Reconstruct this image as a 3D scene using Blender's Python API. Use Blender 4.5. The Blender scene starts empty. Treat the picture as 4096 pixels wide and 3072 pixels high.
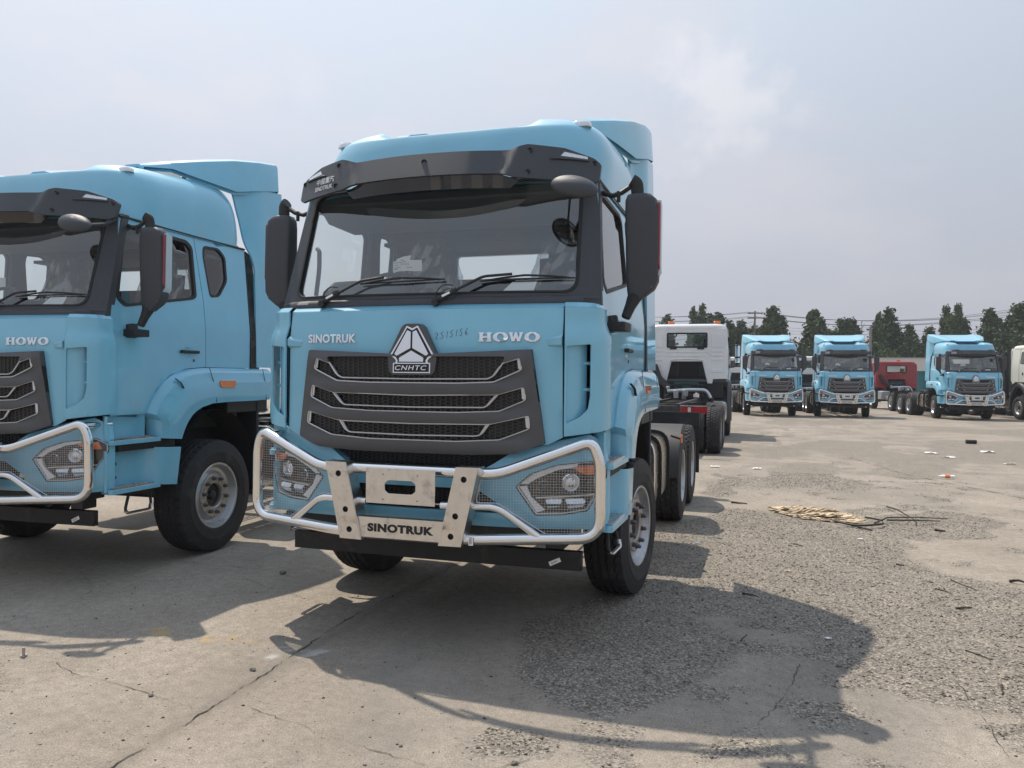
import bpy, math, random
import numpy as np
from mathutils import Vector, Matrix
from mathutils.geometry import delaunay_2d_cdt
random.seed(7); rng = np.random.default_rng(7)
PI = math.pi
scene = bpy.context.scene
COL = scene.collection

# ------------------------------------------------------------------ camera
cam_d = bpy.data.cameras.new('camera'); cam = bpy.data.objects.new('camera', cam_d); COL.objects.link(cam)
yaw, pitch, roll = math.radians(-17.531), math.radians(-0.406), math.radians(0.553)
F = Vector((math.sin(yaw)*math.cos(pitch), math.cos(yaw)*math.cos(pitch), math.sin(pitch)))
R0 = Vector((math.cos(yaw), -math.sin(yaw), 0)); U0 = R0.cross(F)
RR = math.cos(roll)*R0 + math.sin(roll)*U0; UU = -math.sin(roll)*R0 + math.cos(roll)*U0
m = Matrix.Identity(4)
for i in range(3):
    m[i][0] = RR[i]; m[i][1] = UU[i]; m[i][2] = -F[i]
m[0][3], m[1][3], m[2][3] = 2.0868, -6.1159, 1.664
cam.matrix_world = m
cam_d.sensor_width = 36; cam_d.lens = 27.505; cam_d.clip_start = .05; cam_d.clip_end = 3000
scene.camera = cam

# ------------------------------------------------------------------ sky and sun
SUN_AZ, SUN_EL = math.radians(-49), math.radians(60)
world = bpy.data.worlds.new('World'); scene.world = world; world.use_nodes = True
nt = world.node_tree; nt.nodes.clear()
def N(t, k, **kw):
    n = t.nodes.new(k)
    for a, b in kw.items(): setattr(n, a, b)
    return n
sky = N(nt, 'ShaderNodeTexSky', sky_type='NISHITA', sun_disc=False, sun_elevation=SUN_EL, sun_rotation=SUN_AZ,
        air_density=1.0, dust_density=6.0, ozone_density=1.0)
tc = N(nt, 'ShaderNodeTexCoord')
sep = N(nt, 'ShaderNodeSeparateXYZ'); nt.links.new(tc.outputs['Generated'], sep.inputs[0])
# thin haze veil over the blue sky: paler high up, greyer mauve low down
rampz = N(nt, 'ShaderNodeValToRGB'); nt.links.new(sep.outputs['Z'], rampz.inputs[0])
e = rampz.color_ramp.elements
e[0].position = 0.0; e[0].color = (.49, .505, .575, 1)
e[1].position = 1.0; e[1].color = (.55, .68, .90, 1)
for p_, c_ in ((.10, (.53, .555, .63)), (.30, (.56, .615, .71)), (.5, (.59, .67, .77))):
    q = e.new(p_); q.color = (*c_, 1)
# clouds: soft noise stretched along the horizon
mp_ = N(nt, 'ShaderNodeMapping'); mp_.inputs['Scale'].default_value = (1, 1, 2.2); nt.links.new(tc.outputs['Generated'], mp_.inputs[0])
n1 = N(nt, 'ShaderNodeTexNoise'); n1.inputs['Scale'].default_value = 3.2; n1.inputs['Detail'].default_value = 7; n1.inputs['Roughness'].default_value = .55
nt.links.new(mp_.outputs[0], n1.inputs['Vector'])
r1 = N(nt, 'ShaderNodeValToRGB'); nt.links.new(n1.outputs[0], r1.inputs[0])
r1.color_ramp.elements[0].position = .45; r1.color_ramp.elements[0].color = (0, 0, 0, 1)
r1.color_ramp.elements[1].position = .72; r1.color_ramp.elements[1].color = (1, 1, 1, 1)
mixc = N(nt, 'ShaderNodeMix', data_type='RGBA'); mixc.inputs['B'].default_value = (.68, .665, .70, 1)
mul = N(nt, 'ShaderNodeMath', operation='MULTIPLY'); mul.inputs[1].default_value = .6
nt.links.new(r1.outputs[0], mul.inputs[0]); nt.links.new(mul.outputs[0], mixc.inputs['Factor']); nt.links.new(rampz.outputs[0], mixc.inputs['A'])
# one taller cumulus head and a small puff, broken up by noise
def puff(prev, d0, size, amt, seed):
    d = N(nt, 'ShaderNodeVectorMath', operation='DISTANCE'); d.inputs[1].default_value = d0
    st = N(nt, 'ShaderNodeMapping'); st.inputs['Scale'].default_value = (1, 1, 1); nt.links.new(tc.outputs['Generated'], d.inputs[0])
    nz = N(nt, 'ShaderNodeTexNoise'); nz.inputs['Scale'].default_value = 9 + seed; nz.inputs['Detail'].default_value = 8; nz.inputs['Roughness'].default_value = .6
    nt.links.new(tc.outputs['Generated'], nz.inputs['Vector'])
    a = N(nt, 'ShaderNodeMath', operation='MULTIPLY_ADD'); a.inputs[1].default_value = -size*3.2; nt.links.new(nz.outputs[0], a.inputs[0]); nt.links.new(d.outputs['Value'], a.inputs[2])
    r = N(nt, 'ShaderNodeMapRange', interpolation_type='SMOOTHSTEP'); r.inputs[1].default_value = -size*.45; r.inputs[2].default_value = -size*1.35; r.inputs[3].default_value = 0; r.inputs[4].default_value = amt
    nt.links.new(a.outputs[0], r.inputs[0])
    x = N(nt, 'ShaderNodeMix', data_type='RGBA'); x.inputs['B'].default_value = (.80, .79, .82, 1)
    nt.links.new(r.outputs[0], x.inputs['Factor']); nt.links.new(prev, x.inputs['A']); return x.outputs['Result']
cl = puff(mixc.outputs['Result'], (-.05, .935, .33), .085, .62, 0)
cl = puff(cl, (-.505, .795, .337), .045, .12, 3)
# hazy glow of the air towards the sun
dt = N(nt, 'ShaderNodeVectorMath', operation='DOT_PRODUCT'); nt.links.new(tc.outputs['Generated'], dt.inputs[0])
dt.inputs[1].default_value = (math.sin(SUN_AZ)*math.cos(SUN_EL), math.cos(SUN_AZ)*math.cos(SUN_EL), math.sin(SUN_EL))
dr = N(nt, 'ShaderNodeMapRange', interpolation_type='SMOOTHSTEP'); dr.inputs[1].default_value = .30; dr.inputs[2].default_value = 1.0; dr.inputs[3].default_value = 1.0; dr.inputs[4].default_value = 1.38
nt.links.new(dt.outputs['Value'], dr.inputs[0])
gl_ = N(nt, 'ShaderNodeVectorMath', operation='SCALE'); nt.links.new(cl, gl_.inputs[0]); nt.links.new(dr.outputs[0], gl_.inputs['Scale'])
# scale veil so that strength .1 gives its colour
scl = N(nt, 'ShaderNodeVectorMath', operation='SCALE'); scl.inputs['Scale'].default_value = 10.0
nt.links.new(gl_.outputs[0], scl.inputs[0])
mixs = N(nt, 'ShaderNodeMix', data_type='RGBA'); mixs.inputs['Factor'].default_value = .88
nt.links.new(sky.outputs[0], mixs.inputs['A']); nt.links.new(scl.outputs[0], mixs.inputs['B'])
bg = N(nt, 'ShaderNodeBackground'); bg.inputs['Strength'].default_value = .1
nt.links.new(mixs.outputs['Result'], bg.inputs[0])
wo = N(nt, 'ShaderNodeOutputWorld'); nt.links.new(bg.outputs[0], wo.inputs[0])

sd = bpy.data.lights.new('sun', 'SUN'); sd.energy = 4.3; sd.angle = math.radians(.55); sd.color = (1, .905, .775)
sun = bpy.data.objects.new('sun', sd); COL.objects.link(sun); sun.location = (0, 0, 50)
S = Vector((math.sin(SUN_AZ)*math.cos(SUN_EL), math.cos(SUN_AZ)*math.cos(SUN_EL), math.sin(SUN_EL)))
sun.rotation_euler = S.to_track_quat('Z', 'Y').to_euler()
scene.view_settings.view_transform = 'Standard'; scene.view_settings.look = 'None'
scene.view_settings.exposure = 0; scene.view_settings.gamma = 1; scene.view_settings.use_curve_mapping = False

# ------------------------------------------------------------------ materials
def mat(name, col, rough=.5, metal=0, coat=0, noise=0, nscale=8, bump=0, bscale=60, rvar=0, spec=.5, alpha=None, island=0, dirt=None, emit=0, coatr=.04):
    m = bpy.data.materials.new(name); m.use_nodes = True; t = m.node_tree
    b = t.nodes['Principled BSDF']
    b.inputs['Base Color'].default_value = (*col, 1); b.inputs['Roughness'].default_value = rough
    b.inputs['Metallic'].default_value = metal; b.inputs['Coat Weight'].default_value = coat; b.inputs['Coat Roughness'].default_value = coatr
    b.inputs['Specular IOR Level'].default_value = spec
    tcn = N(t, 'ShaderNodeTexCoord')
    src = None
    if noise or rvar or dirt or island:
        nz = N(t, 'ShaderNodeTexNoise'); nz.inputs['Scale'].default_value = nscale; nz.inputs['Detail'].default_value = 6
        nz.inputs['Roughness'].default_value = .6
        t.links.new(tcn.outputs['Object'], nz.inputs['Vector'])
        mr = N(t, 'ShaderNodeMapRange'); mr.inputs[1].default_value = .3; mr.inputs[2].default_value = .7
        mr.inputs[3].default_value = 1-noise; mr.inputs[4].default_value = 1+noise
        t.links.new(nz.outputs[0], mr.inputs[0])
        val = mr.outputs[0]
        if island:
            g = N(t, 'ShaderNodeNewGeometry')
            m2 = N(t, 'ShaderNodeMapRange'); m2.inputs[3].default_value = 1-island; m2.inputs[4].default_value = 1+island
            t.links.new(g.outputs['Random Per Island'], m2.inputs[0])
            mm = N(t, 'ShaderNodeMath', operation='MULTIPLY'); t.links.new(val, mm.inputs[0]); t.links.new(m2.outputs[0], mm.inputs[1]); val = mm.outputs[0]
        vm = N(t, 'ShaderNodeVectorMath', operation='SCALE'); vm.inputs[0].default_value = col
        t.links.new(val, vm.inputs['Scale']); out = vm.outputs[0]
        if dirt:
            nd = N(t, 'ShaderNodeTexNoise'); nd.inputs['Scale'].default_value = dirt[2]; nd.inputs['Detail'].default_value = 8; nd.inputs['Roughness'].default_value = .7
            t.links.new(tcn.outputs['Object'], nd.inputs['Vector'])
            rd = N(t, 'ShaderNodeMapRange'); rd.inputs[1].default_value = dirt[3]; rd.inputs[2].default_value = dirt[3]+.15; rd.inputs[4].default_value = dirt[1]
            t.links.new(nd.outputs[0], rd.inputs[0])
            mx = N(t, 'ShaderNodeMix', data_type='RGBA'); mx.inputs['B'].default_value = (*dirt[0], 1)
            t.links.new(rd.outputs[0], mx.inputs['Factor']); t.links.new(out, mx.inputs['A']); out = mx.outputs['Result']
            if metal > .5:
                rm = N(t, 'ShaderNodeMapRange'); rm.inputs[3].default_value = rough; rm.inputs[4].default_value = min(1, rough+.3)
                t.links.new(rd.outputs[0], rm.inputs[0]); t.links.new(rm.outputs[0], b.inputs['Roughness'])
        t.links.new(out, b.inputs['Base Color'])
        if rvar:
            r_ = N(t, 'ShaderNodeMapRange'); r_.inputs[1].default_value = .3; r_.inputs[2].default_value = .7
            r_.inputs[3].default_value = max(0, rough-rvar); r_.inputs[4].default_value = rough+rvar
            t.links.new(nz.outputs[0], r_.inputs[0]); t.links.new(r_.outputs[0], b.inputs['Roughness'])
    if bump:
        nb = N(t, 'ShaderNodeTexNoise'); nb.inputs['Scale'].default_value = bscale; nb.inputs['Detail'].default_value = 5
        t.links.new(tcn.outputs['Object'], nb.inputs['Vector'])
        bp = N(t, 'ShaderNodeBump'); bp.inputs['Strength'].default_value = bump; bp.inputs['Distance'].default_value = .01
        t.links.new(nb.outputs[0], bp.inputs['Height']); t.links.new(bp.outputs[0], b.inputs['Normal'])
    if emit: b.inputs['Emission Color'].default_value = (*col, 1); b.inputs['Emission Strength'].default_value = emit
    return m
def glass(name, tint, refl=1.0, f0=.05, rough=0.0, pw_=5):
    m = bpy.data.materials.new(name); m.use_nodes = True; t = m.node_tree; t.nodes.clear()
    lw = N(t, 'ShaderNodeLayerWeight'); lw.inputs['Blend'].default_value = .5
    pw = N(t, 'ShaderNodeMath', operation='POWER'); pw.inputs[1].default_value = pw_
    t.links.new(lw.outputs['Facing'], pw.inputs[0])
    mr = N(t, 'ShaderNodeMapRange'); mr.inputs[3].default_value = f0*refl; mr.inputs[4].default_value = 1
    t.links.new(pw.outputs[0], mr.inputs[0])
    tr = N(t, 'ShaderNodeBsdfTransparent'); tr.inputs[0].default_value = (*tint, 1)
    gl = N(t, 'ShaderNodeBsdfGlossy'); gl.inputs['Roughness'].default_value = rough
    ms = N(t, 'ShaderNodeMixShader'); t.links.new(mr.outputs[0], ms.inputs[0]); t.links.new(tr.outputs[0], ms.inputs[1]); t.links.new(gl.outputs[0], ms.inputs[2])
    o = N(t, 'ShaderNodeOutputMaterial'); t.links.new(ms.outputs[0], o.inputs[0])
    return m
BLUE = (.208, .515, .685)
M = dict(
 paint=mat('light_blue_paint', BLUE, .50, 0, .95, noise=.05, nscale=3, spec=.35,  dirt=((.30, .42, .45), .22, 2.2, .55)),
 white=mat('white_paint', (.72, .73, .74), .35, 0, .6, noise=.04, nscale=4, dirt=((.45, .42, .37), .35, 3, .55)),
 cream=mat('cream_paint', (.74, .72, .62), .35, 0, .6, noise=.03),
 red=mat('red_paint', (.30, .022, .03), .35, 0, .6, noise=.06),
 teal=mat('teal_paint', (.03, .16, .19), .5, noise=.1),
 plastic=mat('dark_grey_plastic', (.046, .050, .059), .5, noise=.08, nscale=20, bump=.15, bscale=900, rvar=.06),
 grille=mat('grille_grey_plastic', (.080, .080, .084), .48, noise=.05, nscale=15, bump=.12, bscale=800),
 meshp=mat('grille_mesh_plastic', (.05, .049, .05), .45),
 black=mat('black_plastic', (.018, .019, .021), .55, noise=.1, rvar=.08),
 flatblack=mat('black_steel', (.012, .012, .013), .62, noise=.2, nscale=6, dirt=((.10, .09, .08), .35, 4, .55)),
 gloss=mat('smoked_acrylic', (.014, .013, .012), .07, coat=.5),
 rubber=mat('tyre_rubber', (.020, .020, .022), .72, noise=.25, nscale=7, bump=.3, bscale=200, dirt=((.075, .068, .06), .6, 5, .53)),
 seal=mat('rubber_seal', (.01, .01, .011), .6),
 chrome=mat('polished_steel', (.82, .81, .80), .09, 1, noise=.03, nscale=9, dirt=((.50, .44, .37), .35, 6, .62)),
 brushed=mat('brushed_steel_plate', (.72, .69, .65), .30, 1, noise=.07, nscale=12, dirt=((.33, .29, .25), .6, 9, .54)),
 silver=mat('satin_silver_trim', (.62, .63, .65), .28, .9),
 mirror=mat('mirror_chrome', (.86, .87, .89), .03, 1),
 alu=mat('aluminium_tank', (.70, .69, .67), .25, 1, noise=.1, nscale=6, dirt=((.35, .33, .3), .5, 5, .55)),
 rim=mat('silver_wheel_paint', (.45, .46, .48), .38, .75, noise=.06, dirt=((.20, .17, .14), .5, 9, .54)),
 ring=mat('worn_rim_face', (.43, .39, .35), .42, .6, noise=.2, nscale=20, dirt=((.10, .09, .08), .6, 18, .5)),
 nut=mat('wheel_nut_steel', (.13, .13, .15), .4, .8),
 amber=mat('amber_lens', (.75, .17, .02), .12, coat=1, noise=.12, nscale=60),
 redl=mat('red_lens', (.30, .012, .015), .15, coat=1, noise=.15, nscale=40),
 redref=mat('red_reflector', (.27, .025, .03), .3, coat=.4, noise=.12, nscale=90),
 silv2=mat('pale_mirror_cover', (.55, .57, .58), .3, .2, coat=.4),
 clear=mat('clear_lamp_lens', (.70, .72, .74), .10, .3, coat=1, noise=.2, nscale=50, spec=.8),
 guide=mat('light_guide_white', (.88, .90, .93), .25, 0, .8, noise=.12, nscale=80),
 lampin=mat('lamp_reflector', (.78, .79, .82), .10, 1, noise=.15, nscale=70),
 lampdark=mat('lamp_housing_black', (.010, .010, .012), .25, coat=.4),
 interior=mat('grey_cab_lining', (.065, .073, .082), .8, noise=.06),
 dash=mat('dashboard_plastic', (.07, .078, .085), .6),
 seatm=mat('seat_fabric', (.085, .095, .105), .85, noise=.15, nscale=6),
 film=glass('plastic_wrap_film', (.86, .88, .89), 3.0, .06, .18),
 wglass=glass('windscreen_glass', (.93, .97, .965), 1, .18),
 sglass=glass('side_window_glass', (.91, .95, .94), 1, .08, 0, 3.2),
 lens=glass('headlamp_glass', (.95, .96, .97), 1, .06),
 paper=mat('white_paper', (.86, .86, .85), .8),
 ink=mat('black_print', (.015, .015, .017), .6),
 grey_ink=mat('grey_print', (.22, .22, .24), .6),
 wprint=mat('white_print', (.78, .79, .80), .5),
 frame=mat('chassis_black', (.022, .022, .025), .5, noise=.2, nscale=5, dirt=((.12, .11, .10), .4, 4, .52)),
 galv=mat('galvanised_pipe', (.50, .52, .55), .3, .9, noise=.1),
 green=mat('engine_green', (.02, .09, .07), .45),
 belt=mat('air_hose', (.35, .36, .37), .5, .3),
 crack=mat('crack_dirt', (.035, .030, .026), .95, noise=.3, nscale=30),
 stone=mat('crushed_stone', (.27, .235, .195), .9, noise=.15, nscale=120, island=.62),
 stone2=mat('dark_stone', (.15, .135, .118), .85, noise=.2, nscale=90, island=.6),
 bark=mat('tree_bark_flakes', (.47, .37, .25), .9, noise=.3, nscale=14, island=.45, bump=.5, bscale=60),
 barkd=mat('dark_bark', (.09, .06, .04), .95, noise=.3, nscale=30),
 twig=mat('dry_twig', (.055, .042, .032), .9, noise=.3, nscale=30),
 trunk=mat('tree_trunk', (.10, .08, .06), .9, noise=.3),
 pole=mat('concrete_pole', (.20, .19, .18), .8, noise=.1),
 wire=mat('wire_black', (.05, .05, .055), .6),
 wall=mat('white_rendered_wall', (.60, .57, .54), .85, noise=.05, nscale=.6),
)
def leafmat(name, c, var=.35):
    m = mat(name, c, .6, noise=.25, nscale=.8, island=var, spec=.3)
    return m
M['leaf1'] = leafmat('poplar_leaves', (.070, .110, .038)); M['leaf2'] = leafmat('dark_leaves', (.050, .080, .034)); M['leaf3'] = leafmat('hedge_leaves', (.085, .125, .045), .5)

# ------------------------------------------------------------------ mesh helpers
class MB:
    def __init__(s): s.v = []; s.f = []
    def add(s, v, f):
        n = len(s.v); s.v.extend(v); s.f.extend([tuple(i+n for i in q) for q in f]); return s
    def build(s, name, mt, parent=None, smooth=35, bevel=0, label=None, kind=None, sx=1, seg=1):
        me = bpy.data.meshes.new(name)
        v = [(p[0]*sx, p[1], p[2]) for p in s.v] if sx != 1 else [tuple(p) for p in s.v]
        f = [q[::-1] for q in s.f] if sx == -1 else s.f
        me.from_pydata(v, [], f); me.validate()
        if smooth:
            me.polygons.foreach_set('use_smooth', [True]*len(me.polygons)); me.set_sharp_from_angle(angle=math.radians(smooth))
        me.materials.append(M[mt] if isinstance(mt, str) else mt)
        me.update()
        o = bpy.data.objects.new(name, me); COL.objects.link(o)
        if parent is not None: o.parent = parent
        if bevel:
            b = o.modifiers.new('bevel', 'BEVEL'); b.width = bevel; b.segments = seg; b.limit_method = 'ANGLE'; b.angle_limit = math.radians(40)
            b.harden_normals = False
        if label: o['label'] = label
        if kind: o['kind'] = kind
        return o
def box(mb, a, b):
    x0, y0, z0 = a; x1, y1, z1 = b
    mb.add([(x0,y0,z0),(x1,y0,z0),(x1,y1,z0),(x0,y1,z0),(x0,y0,z1),(x1,y0,z1),(x1,y1,z1),(x0,y1,z1)],
           [(0,3,2,1),(4,5,6,7),(0,1,5,4),(1,2,6,5),(2,3,7,6),(3,0,4,7)]); return mb
def prismx(mb, poly, x0, x1):      # polygon in (y,z) extruded along x
    n = len(poly)
    mb.add([(x0, y, z) for y, z in poly]+[(x1, y, z) for y, z in poly],
           [tuple(range(n))[::-1], tuple(range(n, 2*n))]+[(i, (i+1) % n, n+(i+1) % n, n+i) for i in range(n)]); return mb
def fillet(path, rad, n=5, closed=False):
    P = [Vector(p) for p in path]; out = []
    L = len(P)
    rads = rad if isinstance(rad, (list, tuple)) else [rad]*L
    for i in range(L):
        if not closed and i in (0, L-1): out.append(P[i]); continue
        a, b, c = P[i-1], P[i], P[(i+1) % L]
        r = min(rads[i], (a-b).length*.48, (c-b).length*.48)
        if r < 1e-4: out.append(b); continue
        p0 = b+(a-b).normalized()*r; p1 = b+(c-b).normalized()*r
        for k in range(n+1):
            t = k/n; out.append((1-t)**2*p0+2*t*(1-t)*b+t*t*p1)
    return out
def tube(mb, path, r, n=10, caps=True, closed=False, flat=None):
    P = [Vector(p) for p in path]; L = len(P)
    if L < 2: return mb
    T = []
    for i in range(L):
        a = P[i-1] if (i > 0 or closed) else P[i]; b = P[(i+1) % L] if (i < L-1 or closed) else P[i]
        T.append((b-a).normalized())
    up = Vector((0, 0, 1)) if abs(T[0].z) < .9 else Vector((0, 1, 0))
    nx = T[0].cross(up).normalized(); vs = []
    for i in range(L):
        nx = (nx-T[i]*nx.dot(T[i])).normalized(); ny = T[i].cross(nx)
        rr = r[i] if isinstance(r, (list, tuple)) else r
        fx, fy = flat if flat else (1, 1)
        for k in range(n):
            a = 2*PI*(k+.5)/n; vs.append(tuple(P[i]+nx*math.cos(a)*rr*fx+ny*math.sin(a)*rr*fy))
    fs = []
    for i in range(L if closed else L-1):
        j = (i+1) % L
        for k in range(n): fs.append((i*n+k, i*n+(k+1) % n, j*n+(k+1) % n, j*n+k))
    if caps and not closed:
        fs.append(tuple(range(n))[::-1]); fs.append(tuple(range((L-1)*n, L*n)))
    mb.add(vs, fs); return mb
def revolve(mb, prof, n, c=(0, 0, 0), axis='x', a0=0, a1=2*PI):
    full = abs(a1-a0-2*PI) < 1e-6; m_ = n if full else n+1; vs = []
    for i in range(m_):
        a = a0+(a1-a0)*i/n
        for (r, h) in prof:
            if axis == 'x': vs.append((c[0]+h, c[1]+r*math.cos(a), c[2]+r*math.sin(a)))
            elif axis == 'y': vs.append((c[0]+r*math.cos(a), c[1]+h, c[2]+r*math.sin(a)))
            else: vs.append((c[0]+r*math.cos(a), c[1]+r*math.sin(a), c[2]+h))
    k = len(prof); fs = []
    for i in range(n):
        j = (i+1) % m_
        for q_ in range(k-1): fs.append((i*k+q_, i*k+q_+1, j*k+q_+1, j*k+q_))
    mb.add(vs, fs); return mb
def inside(p, poly):
    x, y = p[0], p[1]; c = False; j = len(poly)-1
    for i in range(len(poly)):
        xi, yi = poly[i][0], poly[i][1]; xj, yj = poly[j][0], poly[j][1]
        if (yi > y) != (yj > y) and x < (xj-xi)*(y-yi)/(yj-yi)+xi: c = not c
        j = i
    return c
def densify(poly, step):
    out = []
    for i in range(len(poly)):
        a, b = Vector(poly[i][:2]), Vector(poly[(i+1) % len(poly)][:2]); n = max(1, int(math.ceil((b-a).length/step)))
        for k in range(n): out.append(tuple(a+(b-a)*k/n))
    return out
def sheet(mb, outline, holes, mp, thick=.01, step=.08):
    """flat outline with holes, mapped to space by mp(u, v, depth), with real thickness"""
    out = densify(outline, step); hs = [densify(h, step) for h in holes]
    pts = []; ed = []
    for loop in [out]+hs:
        n = len(pts); pts += [Vector(p) for p in loop]; ed += [(n+i, n+(i+1) % len(loop)) for i in range(len(loop))]
    us = [p[0] for p in out]; vs = [p[1] for p in out]
    u = min(us)+step*.51
    while u < max(us):
        v = min(vs)+step*.53
        while v < max(vs):
            if inside((u, v), out) and not any(inside((u, v), h) for h in hs):
                pts.append(Vector((u, v)))
            v += step
        u += step
    V, E_, F_, *_ = delaunay_2d_cdt(pts, ed, [], 0, 1e-5)
    tris = []
    for t in F_:
        c = (V[t[0]]+V[t[1]]+V[t[2]])/3
        if inside(c, out) and not any(inside(c, h) for h in hs): tris.append(tuple(t))
    n = len(V)
    v3 = [tuple(mp(p.x, p.y, 0)) for p in V]; fs = list(tris)
    if thick:
        v3 += [tuple(mp(p.x, p.y, thick)) for p in V]
        fs += [tuple(n+i for i in t[::-1]) for t in tris]
        cnt = {}
        for t in tris:
            for k in range(3):
                e_ = (t[k], t[(k+1) % 3]); key = (min(e_), max(e_)); cnt.setdefault(key, []).append(e_)
        for key, l in cnt.items():
            if len(l) == 1: a, b = l[0]; fs.append((b, a, a+n, b+n))
    mb.add(v3, fs); return mb
def rpoly(pts, rad, n=4):
    return [(p.x, p.y) for p in fillet([(a, b, 0) for a, b in pts], rad, n, closed=True)]
def mirx(half):      # half outline (x>0, going from centre top to centre bottom) -> full closed outline
    return half+[(-x, z) for x, z in half[::-1] if abs(x) > 1e-6]
_tc = {}
def textmesh(s, bold=0.0, spacing=1.0, shear=0.0):
    k = (s, bold, spacing, shear)
    if k in _tc: return _tc[k]
    cu = bpy.data.curves.new('t', 'FONT'); cu.body = s; cu.extrude = .5; cu.offset = bold; cu.space_character = spacing; cu.shear = shear; cu.resolution_u = 4
    o = bpy.data.objects.new('t', cu); COL.objects.link(o)
    dg = bpy.context.evaluated_depsgraph_get(); me = bpy.data.meshes.new_from_object(o.evaluated_get(dg))
    vs = [v.co.copy() for v in me.vertices]; fs = [tuple(p.vertices) for p in me.polygons]
    bpy.data.objects.remove(o); bpy.data.curves.remove(cu); bpy.data.meshes.remove(me)
    x0 = min(v.x for v in vs); x1 = max(v.x for v in vs); y0 = min(v.y for v in vs); y1 = max(v.y for v in vs)
    vs = [((v.x-x0)/(x1-x0), (v.y-y0)/(y1-y0), v.z+.5) for v in vs]
    _tc[k] = (vs, fs); return _tc[k]
def text(mb, s, mp, u0, v0, u1, v1, d0, d1, **kw):
    vs, fs = textmesh(s, **kw)
    mb.add([tuple(mp(u0+(u1-u0)*a, v0+(v1-v0)*b, d0+(d1-d0)*c)) for a, b, c in vs], fs); return mb
def node(name, loc=(0, 0, 0), rz=0, label=None, cat=None, group=None):
    o = bpy.data.objects.new(name, None); COL.objects.link(o); o.location = loc; o.rotation_euler = (0, 0, rz); o.empty_display_size = .3
    tag(o, label, cat, group); return o
def tag(o, label=None, cat=None, group=None, kind=None):
    if label: o['label'] = label
    if cat: o['category'] = cat
    if group: o['group'] = group
    if kind: o['kind'] = kind
    return o
def kids():
    d = {}
    for o in COL.objects:
        if o.parent: d.setdefault(o.parent.name, []).append(o)
    return d
def copy_tree(o, K, parent=None, skip=()):
    c = o.copy(); COL.objects.link(c)
    if parent is not None: c.parent = parent
    for ch in K.get(o.name, []):
        if ch.name.split('.')[0] not in skip: copy_tree(ch, K, c, skip)
    return c
def lerp(a, b, t): return a+(b-a)*t
def clamp(x, a=0, b=1): return max(a, min(b, x))
def smooth(x): x = clamp(x); return x*x*(3-2*x)
def interp(tab, x):
    if x <= tab[0][0]: return tab[0][1]
    for (a, va), (b, vb) in zip(tab, tab[1:]):
        if x <= b: return va+(vb-va)*(x-a)/(b-a)
    return tab[-1][1]
# ------------------------------------------------------------------ the blue tractor truck (front towards -y, front axle at y = 0)
class Plan:
    def __init__(s, pts):
        s.p = [Vector(p) for p in pts]; s.l = [0]
        for a, b in zip(s.p, s.p[1:]): s.l.append(s.l[-1]+(b-a).length)
        s.n = []
        for i in range(len(s.p)):
            a = s.p[max(0, i-1)]; b = s.p[min(len(s.p)-1, i+1)]; t = (b-a).normalized(); s.n.append(Vector((t.y, -t.x)))
    def at(s, u, off=0):
        sg = 1
        if u < 0: sg = -1; u = -u
        k = 0
        while k < len(s.l)-2 and u > s.l[k+1]: k += 1
        t = (u-s.l[k])/(s.l[k+1]-s.l[k]); p = s.p[k].lerp(s.p[k+1], t); n = s.n[k].lerp(s.n[k+1], t)
        n.normalize(); p = p+n*off
        return (sg*p.x, p.y)
    def u(s, x):       # arc length at which the plan reaches x
        for i in range(len(s.p)-1):
            if s.p[i].x <= x <= s.p[i+1].x: return s.l[i]+(s.l[i+1]-s.l[i])*(x-s.p[i].x)/(s.p[i+1].x-s.p[i].x+1e-9)
        return s.l[-1]
def mpF(u, v, d):
    y = -1.56+.055*(u/.95)**2+max(0, v-1.93)*.15
    if v > 2.1: y += (v-2.1)*1.3
    return (u, y+d, v)
CP = Plan([(.962,-1.503),(1.03,-1.487),(1.09,-1.455),(1.14,-1.40),(1.166,-1.33),(1.172,-1.262)])
def ledge(z): return interp([(1.3,.022),(1.36,.032),(1.945,.032),(1.99,.0),(2.1,0),(2.13,-.03)], z)
def mpC(u, z, d):
    x, y = CP.at(u, ledge(z)-d); return (x, y, z)
BP = Plan([(0,-1.56),(.5,-1.55),(.8,-1.52),(.98,-1.47),(1.09,-1.42),(1.16,-1.365),(1.195,-1.32),(1.205,-1.27)])
def mpB(u, z, d):
    x, y = BP.at(u, -d - max(0, (z-1.12))*.25 - max(0, .80-z)*.35); return (x, y, z)
def Wz(z): return 1.14-.07*(z-2.13)/.85
def mpW(x, z, d): return (x, -1.475+(z-2.13)*.285+.165*(min(1.02, abs(x)/Wz(z)))**4+d, z)
def xs(z): return 1.15-.08*max(0, z-2.1)/.85
def mpS(y, z, d): return (xs(z)-d, y, z)
def mpV(x, z, d): return (x, -1.455+(z-2.92)*.3+.36*min(1, abs(x)/1.10)**2.1+d, z)
def plainY(y0):
    return lambda x, z, d: (x, y0+d, z)
def plainX(x0):
    return lambda y, z, d: (x0-d, y, z)

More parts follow.
